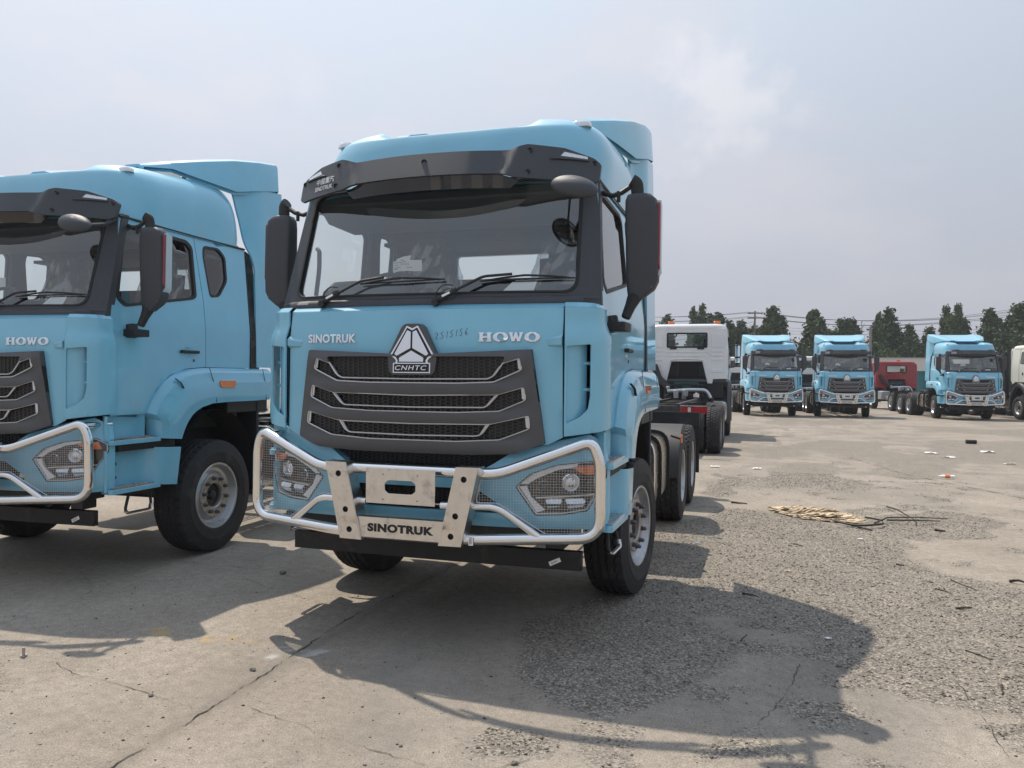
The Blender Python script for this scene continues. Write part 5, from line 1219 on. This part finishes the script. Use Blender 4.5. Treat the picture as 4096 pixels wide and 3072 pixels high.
def ribbon_crack(mb, pts, w, rs, z=.0042):
    P = fillet([(a, b, 0) for a, b in pts], .15, 4); Q_ = []
    for a, b in zip(P, P[1:]):
        n = max(1, int((b-a).length/.03))
        for k in range(n): Q_.append(a.lerp(b, k/n)+Vector((rs.uniform(-.010,.010), rs.uniform(-.010,.010), 0)))
    Q_.append(P[-1]); vs = []
    for i, p in enumerate(Q_):
        t = (Q_[min(i+1, len(Q_)-1)]-Q_[max(i-1, 0)]).normalized(); n_ = Vector((-t.y, t.x, 0)); ww = w*.42*max(.05, .75+.55*math.sin(i*.37)+rs.uniform(-.6,.5))
        zz = Vector((0,0,gz(p.x, p.y)+z)); vs += [tuple(p+n_*ww+zz), tuple(p-n_*ww+zz)]
    mb.add(vs, [(2*i, 2*i+1, 2*i+3, 2*i+2) for i in range(len(Q_)-1)])
# ------------------------------------------------------------------ trees
def leaf_mesh(name, pts, size, rs, mt):
    n = len(pts); P = np.array(pts); r = rs
    u = r.normal(size=(n,3)); u /= np.linalg.norm(u, axis=1)[:,None]; w = r.normal(size=(n,3)); v = np.cross(u, w); v /= np.linalg.norm(v, axis=1)[:,None]
    s = size*r.uniform(.6, 1.4, n)[:,None]; u *= s; v *= s*.6
    co = np.stack([P-u, P+v*.9, P+u, P-v], 1).reshape(-1, 3); q_ = np.arange(n*4).reshape(n, 4)
    me = bpy.data.meshes.new(name); me.vertices.add(len(co)); me.vertices.foreach_set('co', co.ravel()); me.loops.add(n*4); me.loops.foreach_set('vertex_index', q_.ravel().astype(np.int32))
    me.polygons.add(n); me.polygons.foreach_set('loop_start', np.arange(0, n*4, 4, dtype=np.int32)); me.update(calc_edges=True); me.materials.append(M[mt]); return me
def tree_proto(kind, seed, mt):
    r = np.random.default_rng(seed); pts = []
    if kind == 'poplar':
        leaders = [(0,0,1.0)]+[(r.uniform(-.14,.14), r.uniform(-.14,.14), r.uniform(.70,.93)) for _ in range(r.integers(2,5))]
        for lx, ly, h in leaders:
            for k in range(130):
                t = r.random()**.8; z = .12+t*(h-.12); rad = .15*(1-t)**.65*(1 if h < 1 else 1.15)+.012
                a = r.uniform(0, 6.28); q_ = rad*r.uniform(.5, 1.05); c = np.array([lx*(.4+.6*t)+q_*math.cos(a), ly*(.4+.6*t)+q_*math.sin(a), z])
                for j in range(15): pts.append(c+r.normal(size=3)*.020)
    else:
        for k in range(160):
            v = r.normal(size=3); v /= np.linalg.norm(v); c = np.array([.42*v[0], .42*v[1], .52+.44*v[2]])*1.0; c += (np.array([0,0,.5])-c)*r.random()**2*.7
            for j in range(22): pts.append(c+r.normal(size=3)*.036)
    return leaf_mesh('crown', pts, .022 if kind == 'poplar' else .024, r, mt)
# ================================================================== SCENE
G = build_ground()
GRP = 'light blue tractor trucks parked in the yard'
main = make_truck(); add_lower(main)
K = kids()
tag(main, 'light blue tractor truck in the middle foreground with handwritten number 2515156 on its front', 'truck', GRP)
t2 = copy_tree(main, K, skip=('handwritten_number',)); t2.location = (-4.018, .076, 0); t2.rotation_euler = (0, 0, .032)
tag(t2, 'light blue tractor truck cut off by the left edge of the photo')
for o in main.children:
    if o.name.split('.')[0] == 'wheel' and o.data and abs(o.location.y) < .1: o.rotation_euler = (0, 0, (0 if o.location.x > 0 else PI)-.12)
far = []
for (x, y, w), lb in zip(((2.56,33.928,.196),(5.856,34.44,.053),(11.029,34.764,.143)),
        ('light blue tractor truck far off, nearest to the white cab-chassis truck', 'light blue tractor truck far off, the middle one, just left of the red truck', 'light blue tractor truck far off, parked beside the cream truck at the right edge')):
    o = copy_tree(main, K, skip=('handwritten_number', 'wire_guard', 'barcode', 'washer_hose')); o.location = (x, y, 0); o.rotation_euler = (0, 0, w); tag(o, lb); far.append(o)
# the emblem plates etc. stay shared; other trucks behind
wf, wr = make_wheel('front'), make_wheel('rear')
W2 = (wf, wr)
wt = make_chassis_cab('white', wheels=W2); wt.location = (.03, 18.45, 0); wt.rotation_euler = (0, 0, PI)
tag(wt, 'white cab-chassis truck seen from behind with two amber roof beacons, past the middle blue truck', 'truck', 'cab-chassis trucks without bodies')
K = kids()
wt2 = copy_tree(wt, K, skip=('beacon_lamp',)); wt2.location = (.75, 52, 0); wt2.rotation_euler = (0, 0, PI-.1); tag(wt2, 'small white cab far off, showing between the white truck and the first far blue truck')
wt3 = copy_tree(wt, K, skip=('beacon_lamp',)); wt3.location = (4.95, 46.5, -.12); wt3.rotation_euler = (0, 0, PI+.05); tag(wt3, 'white cab far off, half hidden between two far blue trucks')
rd = make_chassis_cab('red', zr=2.95, yr=.85, axles=(3.9, 5.25), wheels=W2, beacons=(-.2,)); rd.location = (9.95, 47.3, 0); rd.rotation_euler = (0, 0, PI+.14)
tag(rd, 'dark red cab-chassis truck seen from behind in front of the white wall', 'truck', 'cab-chassis trucks without bodies')
cr = make_chassis_cab('cream', zr=3.42, yr=.75, axles=(4.2, 5.6), wheels=W2, beacons=(), detail=False); cr.location = (14.62, 35.4, 0); cr.rotation_euler = (0, 0, .23)
tag(cr, 'cream white truck cut off by the right edge of the photo', 'truck', 'cab-chassis trucks without bodies')
f = MB(); tube(f, [(-1.24,.95,1.0),(-1.24,.95,3.1)], .11, 10, flat=(1,.8)); f.build('air_intake_duct', 'black', cr)
for i_, (x_, y_, w_) in enumerate(((-7.5,-27,.1),(-3.2,-28,-.05),(1.6,-27.5,.08),(6.4,-29,.0),(12.5,-24,-.3))):
    o = copy_tree(wt, K, skip=('beacon_lamp', 'hose', 'wheel_nut')); o.location = (x_, y_, 0); o.rotation_euler = (0, 0, w_+PI); tag(o, 'white cab-chassis truck mirrored in the chrome emblem, '+['first','second','third','fourth','last'][i_]+' of that row')
K = kids()
for w in W2:
    for ch in K.get(w.name, []): bpy.data.objects.remove(ch)
    bpy.data.objects.remove(w)
# skip bin and wall
b = node('skip_bin', (14.1, 54.5, 0), 0, 'teal steel skip bin with slanting ends between the red truck and a far blue truck', 'container')
f = MB(); prismy = lambda poly, y0, y1: f.add([(x, y0, z) for x, z in poly]+[(x, y1, z) for x, z in poly], [tuple(range(len(poly)))[::-1], tuple(range(len(poly), 2*len(poly)))]+[(i, (i+1) % len(poly), len(poly)+(i+1) % len(poly), len(poly)+i) for i in range(len(poly))])
prismy([(-1.6,.3),(-.9,.1),(1.4,.1),(2.6,2.35),(-1.9,2.35)], -1.2, 1.2); f.build('bin_body', 'teal', b, bevel=.02)
f = MB()
for x in (-1.2,-.4,.4,1.2): box(f, (x-.05,-1.28,.15), (x+.05,-1.2,2.3))
prismy([(-2.0,2.33),(2.7,2.33),(2.7,2.45),(-2.0,2.45)], -1.28, 1.28); f.build('bin_rib', 'teal', b)
f = MB(); prismy([(-.15,.1),(.1,.1),(1.35,2.3),(1.1,2.3)], -1.40, -1.29); f.build('ramp_rail', 'belt', b)
f = MB(); box(f, (11.5,74.9,0), (21.5,75.1,3.92)); o = f.build('wall_panel', 'wall'); o.name = 'yard_wall'; tag(o, 'long plain white rendered wall behind the red truck', 'wall')
f = MB(); box(f, (11.5,74.84,3.922), (21.5,75.16,3.98)); f.build('coping', 'belt', o)
# ---- trees -------------------------------------------------------------------
rs = random.Random(5)
protos = [tree_proto('poplar', 100+i, 'leaf1') for i in range(5)]; bush = [tree_proto('bush', 200+i, 'leaf2') for i in range(3)]; bush3 = [tree_proto('bush', 300+i, 'leaf3') for i in range(2)]
tm = MB(); tube(tm, [(0,0,0),(.01,0,.3),(0,.01,.6),(.01,0,.9)], [.028,.02,.012,.004], 7); 
for k in range(14):
    a = rs.uniform(0, 6.28); z = rs.uniform(.25, .8); tube(tm, [(0,0,z),(.10*math.cos(a)*(1.1-z),.10*math.sin(a)*(1.1-z),z+.09)], [.008,.002], 4)
tmo = tm.build('trunk', 'trunk'); tmesh = tmo.data; bpy.data.objects.remove(tmo)
def plant_tree(mesh, x, y, h, w, lb, cat, grp, nm):
    T_ = node(nm, (x, y, 0), rs.uniform(0, 6.28), lb, cat, grp)
    for n_, me in (('crown', mesh), ('trunk', tmesh)):
        c = bpy.data.objects.new(n_, me); COL.objects.link(c); c.parent = T_; c.scale = (w, w, h)
    return T_
TOP = [(-7.5,8.6,0),(-4.9,9.4,1),(-3.8,9.35,1),(-3.0,8.6,0),(-2.1,8.6,2),(-1.2,7.8,0),(0.05,7.7,2),(1.3,7.2,0),(3.1,9.0,2),(3.95,8.1,0),(7.0,8.7,2),(7.8,7.6,0),(9.7,7.8,2),(10.5,7.8,2),(12.98,8.3,1),(13.95,8.75,2),(14.7,7.4,0),(15.7,7.1,0),(17.5,6.9,0),(18.98,8.9,1),(19.75,9.0,1),(20.6,7.6,0),(22.4,8.4,2),(23.2,8.0,1),(24.7,8.9,2),(25.5,8.6,2),(26.5,8.2,2),(28.0,8.6,2),(29.4,8.0,0)]
tn = {0: 'lower poplar', 1: 'slender tall poplar', 2: 'broad tall poplar'}
def where(x):
    if x < 2.2: return 'behind the white cab-chassis truck'
    if x < 6.0: return 'above the first far blue truck'
    if x < 11.5: return 'above the second far blue truck'
    if x < 18: return 'above the red truck and the white wall'
    if x < 22: return 'above the third far blue truck'
    return 'at the right edge of the photo'
cnt = {}
for x, h, k in TOP:
    W_ = where(x); cnt.setdefault((k, W_), []).append((x, h))
for (k, W_), L_ in cnt.items():
    for i, (x, h) in enumerate(sorted(L_)):
        pos = '' if len(L_) == 1 else (', leftmost of these' if i == 0 else ', rightmost of these' if i == len(L_)-1 else ', '+['','second','third','fourth','fifth','sixth'][i]+' from the left')
        o = plant_tree(protos[rs.randrange(5)], x*(84/80)+.11, 82+rs.uniform(-1,1), h*1.035, h*(.62 if k == 1 else .95 if k == 0 else 1.15), tn[k]+' '+W_+pos, 'tree', 'poplars along the far side of the yard', 'poplar_tree')
i = 0
for x in np.arange(-11, 33, 2.1):
    h = rs.uniform(5.2, 6.5)+(.9 if x > 22 else 0); w = rs.uniform(4.0, 5.2)
    plant_tree(bush[i % 3], float(x)+rs.uniform(-.4,.4), 79.5+rs.uniform(-1,1), h, w, 'dark round bushy tree in the belt below the poplars', 'tree', 'dark bushy trees in the far tree belt', 'bushy_tree'); i += 1
for x in np.arange(-10, 33, 2.6):
    h = rs.uniform(3.0, 4.6)+(.4 if 12 < x < 21 else 0); plant_tree(bush3[i % 2], float(x)+rs.uniform(-.5,.5), 77+rs.uniform(-.5,.5), h, rs.uniform(3.0,4.2), 'lighter green shrub at the foot of the tree belt', 'shrub', 'light green shrubs in the far tree belt', 'shrub'); i += 1
# bare conifer
d_ = node('bare_tree', (11.9, 80, 0), 0, 'thin half bare tree with drooping twigs left of the plain concrete pole', 'tree')
f = MB(); tube(f, [(0,0,0),(.05,0,4),(0,0,7.9)], [.12,.07,.01], 6); f.build('trunk', 'trunk', d_)
f = MB()
for k in range(26):
    z = 4.2+k*.14; a = rs.uniform(0, 6.28); l = (8.1-z)*.42*rs.uniform(.6,1.1); tube(f, [(0,0,z),(l*.5*math.cos(a),l*.5*math.sin(a),z-.05),(l*math.cos(a),l*math.sin(a),z+.18)], [.03,.02,.008], 4)
f.build('branch', 'trunk', d_)
# poles and wires
def polething(x, y, h, lb, arm=True, r=.14):
    P_ = node('utility_pole', (x, y, 0), 0, lb, 'pole', 'utility poles beyond the yard')
    f = MB(); tube(f, [(0,0,0),(0,0,h)], [r, r*.65], 10); f.build('pole_shaft', 'pole', P_)
    if arm:
        for zz in (h-.25, h-.75):
            f = MB(); box(f, (-.75,-.06,zz-.05), (.75,.06,zz+.05)); A_ = f.build('cross_arm', 'pole', P_)
            for xx in (-.65,-.2,.2,.65):
                f = MB(); revolve(f, [(.001,.05),(.05,.06),(.03,.12),(.05,.16),(.02,.22),(.001,.23)], 8, (xx,0,zz), 'z'); f.build('insulator', 'wall', A_)
        f = MB(); tube(f, fillet([(.1,-.2,h-.7),(-.2,-.25,h-1.6),(.1,-.2,h-2.4)], .3, 5), .03, 5); f.build('cable_loop', 'wire', P_)
    return P_
polething(1.585, 80, 9.0, 'tall pole with two cross arms and cable loops left of the first far blue truck')
polething(11.50, 70, 6.6, 'plain concrete pole standing above the second far blue truck', arm=False, r=.17)
polething(26.98, 85, 9.2, 'pole with cross arms almost hidden in the trees at the right edge')
f = MB(); tube(f, [(11.2,70,6.45),(11.75,70,6.45)], .05, 6); 
def wire(a, b, sag, r, lb):
    f = MB(); n = 20; P = []
    for k in range(n+1):
        t = k/n; P.append((lerp(a[0],b[0],t), lerp(a[1],b[1],t), lerp(a[2],b[2],t)-sag*4*t*(1-t)))
    tube(f, P, r, 4, False); o = f.build('power_wire', 'wire'); tag(o, lb, 'wire', 'overhead wires beyond the yard'); return o
LW = 'thin overhead power wire strung between the far poles'
for dx, z0, z1 in ((-.65,8.98,9.15),(.2,8.95,9.1),(.65,8.93,9.05)): wire((1.585+dx,80,z0-.1), (26.98+dx,85,z1), 1.0, .022, LW)
for dx, z0, z1 in ((-.65,8.50,8.65),(.2,8.47,8.6)): wire((1.585+dx,80,z0-.1), (26.98+dx,85,z1), 1.0, .028, LW)
for dx, z0 in ((-.65,8.9),(.2,8.88),(-.65,8.42),(.2,8.38)): wire((1.585+dx,80,z0), (-18+dx,76,z0-.1), .5, .022, LW)
for z0, z1, s_ in ((7.9,6.7,.4),(7.5,6.4,.5)): wire((1.585,80,z0), (-12,90,z1), s_, .018, LW)
for z1 in (6.5, 6.2, 5.9): wire((11.50,70,z1), (1.0,88,z1+1.6), .25, .014, LW)
for z1 in (6.5, 6.2, 5.9): wire((11.50,70,z1), (24,84,z1+.7), .3, .014, LW)
# ---- gravel, cracks, litter -----------------------------------------------------
tag(stones('crushed_stone', 'stone', 30000, (.4,5.2,-3.2,9), .003, .012), kind='stuff')
tag(stones('dark_gravel', 'stone2', 9000, (.4,5.2,-3.2,9), .003, .013), kind='stuff')
tag(stones('scattered_pebble', 'stone2', 2600, (-4.5,6,-3.6,12), .003, .012, False), kind='stuff')
tag(stones('scattered_chip', 'stone', 900, (-4.5,6,-3.6,12), .003, .009, False), kind='stuff')
f = MB(); r_ = random.Random(9)
for P, w in (([(-.503,-4.2),(-.503,-3.476),(-.50,-3.041),(-.532,-2.244),(-.558,-1.973),(-.597,-1.361),(-.54,-.6),(-.482,.26),(-.5,2.5),(-.52,6)],.0075), ([(-2.71,-2.18),(-2.7,-1.63),(-2.78,-1.32),(-3.4,-.9)],.003), ([(-1.75,-2.62),(-1.51,-2.72),(-1.14,-2.75),(-.91,-2.82),(-.6,-2.87)],.0035), ([(-.31,-2.78),(-.02,-2.86),(.20,-2.93),(.46,-2.98),(.74,-3.04)],.003),
             ([(-6,-.40),(-4,-.38),(-2.85,-.37),(-1.3,-.34),(-.54,-.36)],.004), ([(-1.96,-.65),(-1.6,-.8),(-1.14,-1.0),(-.9,-1.12)],.0025), ([(2.33,-1.23),(2.28,-1.58),(2.16,-1.99),(2.1,-2.15),(2.12,-2.29),(2.16,-2.39)],.004),
             ([(3.15,-1.2),(3.17,-1.78),(3.16,-2.13),(3.16,-2.3)],.004), ([(4.0,12.5),(4.6,9.5),(5.6,7.2),(6.4,5.2),(6.6,4.0)],.02), ([(-3.2,-3.3),(-2.7,-3.05),(-2.1,-3.2),(-1.7,-3.35)],.003), ([(1.0,-3.0),(1.25,-2.75),(1.5,-2.7)],.003)):
    ribbon_crack(f, P, w, r_)
tag(f.build('ground_crack', 'crack', smooth=0), kind='stuff')
def twig(pts, r, lb, cat='twig', mt='twig', grp='dry twigs on the gravel'):
    f = MB(); P = [Vector((a, b, gz(a, b)+r*.9+c)) for a, b, c in pts]; Q_ = []
    for a, b in zip(P, P[1:]):
        for k in range(4): Q_.append(a.lerp(b, k/4)+Vector((rs.uniform(-.006,.006), rs.uniform(-.006,.006), rs.uniform(0,.003))))
    Q_.append(P[-1]); tube(f, Q_, [r*(1.1-.7*i/len(Q_)) for i in range(len(Q_))], 6); o = f.build('twig', mt); tag(o, lb, cat, grp); return o
twig([(1.98,.22,0),(2.04,.21,.005),(2.10,.18,0)], .007, 'short black stick lying in the shade right of the front wheel')
twig([(3.48,.34,0),(3.60,.40,0)], .009, 'short thick black stick near the right edge, level with the front wheel')
twig([(3.33,-.65,0),(3.44,-.78,0)], .005, 'straight dark stick in the sun right of the pointed shadow tip')
twig([(3.38,-1.21,0),(3.34,-1.36,0)], .006, 'upright-looking dark stick near the lower right edge')
twig([(3.64,1.27,0),(3.70,1.12,0),(3.77,.97,0)], .005, 'long thin dark twig beside the pale bare concrete patch at right')
twig([(3.46,.92,0),(3.55,.80,0)], .005, 'thin dark twig just left of the long twig by the pale patch')
twig([(4.10,1.36,0),(4.16,1.33,.02),(4.22,1.30,0)], .012, 'knotted black twig cut by the right edge of the photo')
twig([(3.30,1.72,0),(3.36,1.69,0)], .008, 'short brown stick below the pale concrete patch')
twig([(3.98,3.66,0),(4.08,3.62,0)], .014, 'small tan stick above the pale concrete patch')
twig([(2.42,2.37,0),(2.53,2.27,0)], .006, 'short black twig below the bark heap')
twig([(1.99,-.93,0),(2.03,-.78,0)], .004, 'tiny stick in the middle of the truck shadow')
twig([(1.75,4.9,0),(1.95,4.85,0)], .012, 'dark twig in the sun beside the rear wheel')
# branched dead twig right of the bark
D_ = node('dead_branch', (0, 0, 0), 0, 'spindly dead branch with side twigs right of the bark heap', 'branch')
f = MB()
for P in ([(3.38,3.78),(3.55,4.05),(3.95,4.45),(4.31,4.59)], [(3.70,5.15),(3.76,4.75),(3.88,4.2),(3.83,3.88)], [(3.55,4.05),(3.8,3.95),(4.15,4.25)], [(3.5,4.0),(3.3,4.0)]):
    tube(f, [(a, b, .03+.03*math.sin(i*1.7)) for i, (a, b) in enumerate(P)], [.011-.002*i for i in range(len(P))], 5)
f.build('twig', 'twig', D_)
f = MB(); tube(f, fillet([(2.95,3.75,.03),(3.16,3.51,.03),(3.42,3.60,.05),(3.47,3.78,.03)], .15, 5), .012, 6); tube(f, [(3.1,3.62,.02),(3.3,3.35,.02)], .010, 5)
o = f.build('bent_cable', 'seal'); tag(o, 'bent black cable end at the lower right of the bark heap', 'cable')
# bark heap
BH = node('bark_heap', (0, 0, 0), 0, 'flat heap of pale tan bark flakes on the gravel', 'heap')
f = MB(); g2 = MB()
for k in range(620):
    a = rs.uniform(0, 6.28); q_ = math.sqrt(rs.random()); x = 2.76+.52*q_*math.cos(a); y = 4.32+.44*q_*math.sin(a)-.45*(x-2.76)
    l, w, h = rs.uniform(.008,.07), rs.uniform(.008,.045), rs.uniform(.002,.005); c, s_ = math.cos(rs.uniform(-.6,.6)), math.sin(rs.uniform(-.8,.8)); z = .012+.05*(1-q_)*rs.random(); tz = rs.uniform(-.15,.15)
    V_ = [(x+dx*c-dy*s_, y+dx*s_+dy*c, z+dz+dx*tz) for dz in (0, h) for dx, dy in ((-l,-w),(l,-w*.7),(l*.9,w),(-l*.8,w*.8))]
    (g2 if rs.random() < .16 else f).add(V_, [(0,3,2,1),(4,5,6,7),(0,1,5,4),(1,2,6,5),(2,3,7,6),(3,0,4,7)])
for k in range(22):
    a = rs.uniform(0, 6.28); q_ = math.sqrt(rs.random())*.85; x = 2.76+.5*q_*math.cos(a); y = 4.32+.42*q_*math.sin(a)-.45*(x-2.76); z = .03+.04*(1-q_); n = 7; R_ = rs.uniform(.05,.12); rot = rs.uniform(-.5,.2)
    ring = [(R_*rs.uniform(.6,1.2)*math.cos(2*PI*i/n), R_*.5*rs.uniform(.6,1.2)*math.sin(2*PI*i/n)) for i in range(n)]
    V_ = [(x+u*math.cos(rot)-v*math.sin(rot), y+u*math.sin(rot)+v*math.cos(rot), z+dz+.02*math.sin(u*30)) for dz in (0,.006) for u, v in ring]
    f.add(V_, [tuple(range(n))[::-1], tuple(range(n, 2*n))]+[(i, (i+1) % n, n+(i+1) % n, n+i) for i in range(n)])
f.build('bark_flake', 'bark', BH, kind='stuff', smooth=0); g2.build('bark_flake', 'barkd', BH, kind='stuff', smooth=0)
# bottle
BO = node('drink_bottle', (5.19, 9.0, .045), 0, 'crumpled plastic bottle with orange label lying on the concrete', 'bottle')
f = MB(); tube(f, [(-.13,0,0),(-.11,0,0),(-.06,0,0),(.10,0,0),(.12,0,0)], [.011,.014,.027,.029,.024], 10); f.build('bottle_body', 'paper', BO)
f = MB(); tube(f, [(-.03,0,0),(.05,0,0)], .0305, 10); f.build('bottle_label', 'amber', BO)
o = MB(); tube(o, [(7.50,18.06,.055),(7.76,18.06,.055)], .055, 12); o = o.build('rubber_roller', 'rubber'); tag(o, 'short black rubber roller lying far off on the open ground', 'roller')
def scrap(x, y, s, lb, mt='paper'):
    f = MB(); r = random.Random(int(x*1000)); n = 4
    P = [[(x+.6*s*(i/n-.5)*1.4+r.uniform(-.1,.1)*s, y+.6*s*(j/n-.5)*.8+r.uniform(-.1,.1)*s, .012+r.uniform(0,.12)*s) for j in range(n+1)] for i in range(n+1)]
    f.add([p for c in P for p in c], [(i*(n+1)+j, (i+1)*(n+1)+j, (i+1)*(n+1)+j+1, i*(n+1)+j+1) for i in range(n) for j in range(n)]); o = f.build('paper_scrap', mt, smooth=0); tag(o, lb, 'litter', 'litter on the yard')
scrap(1.30, 9.3, .20, 'white plastic scrap just right of the mud flap'); scrap(2.06, 9.3, .18, 'pale plastic scrap right of the one by the mud flap'); scrap(5.94, 14.2, .3, 'white scrap far off, left of the red and white litter')
scrap(6.12, 13.3, .25, 'small white scrap nearest below the far litter'); scrap(7.29, 15.1, .38, 'torn white wrapper farthest right on the open ground'); scrap(7.0, 12.2, .25, 'round white scrap near the right edge of the yard')
scrap(3.12, 2.83, .06, 'tiny white scrap on the gravel below the bark heap'); scrap(2.53, -.71, .05, 'tiny white scrap in the truck shadow'); scrap(2.34, 1.1, .06, 'pale tan chip on the sunlit gravel', 'bark'); scrap(1.5, 2.03, .05, 'tiny bright blue plastic bit in the wheel shade', 'paint')
f = MB(); tube(f, [(-2.02,-2.60,.0),(-2.02,-2.60,.055)], .009, 8); tube(f, [(-2.02,-2.60,.0),(-2.02,-2.60,.012)], .02, 6); o = f.build('steel_stub', 'ring'); tag(o, 'rusty steel stub sticking out of the concrete at the left edge', 'bolt')
def rock(x, y, s, lb):
    f = MB(); r = random.Random(int(x*999)); loft(f, [[(p[0]+r.uniform(-.2,.2)*s, p[1]+r.uniform(-.2,.2)*s, p[2]) for p in superring(x, y, s*k, s*k*.8, z*s, 7, 2)] for z, k in ((0,.8),(.5,1),(.9,.6))]); o = f.build('stone', 'stone2', smooth=0); tag(o, lb, 'stone', 'loose stones on the concrete')
rock(-1.72, -.42, .03, 'dark stone on the transverse joint between the two front trucks'); rock(-.62, -2.35, .018, 'small stone just right of the long slab joint'); rock(-.9, -2.82, .014, 'small stone on the thin crack left of the slab joint')
rock(1.1, -2.9, .016, 'small stone at the rim of the gravel patch in the bottom middle'); rock(2.55, -1.2, .02, 'dark stone at the edge of the shadow lobe')

# ---- the hazy summer air: one closed box round everything, sky outside
hz = MB(); box(hz, (-440, -70, -2), (540, 920, 13)); hz = hz.build('haze', 'wire', smooth=0); hz['kind'] = 'stuff'
hm = bpy.data.materials.new('summer_haze'); hm.use_nodes = True; t = hm.node_tree; t.nodes.clear()
pv = N(t, 'ShaderNodeVolumePrincipled'); pv.inputs['Color'].default_value = (.86, .90, .96, 1); pv.inputs['Density'].default_value = .0007; pv.inputs['Anisotropy'].default_value = .3
mo = N(t, 'ShaderNodeOutputMaterial'); t.links.new(pv.outputs[0], mo.inputs['Volume']); hz.data.materials.clear(); hz.data.materials.append(hm)
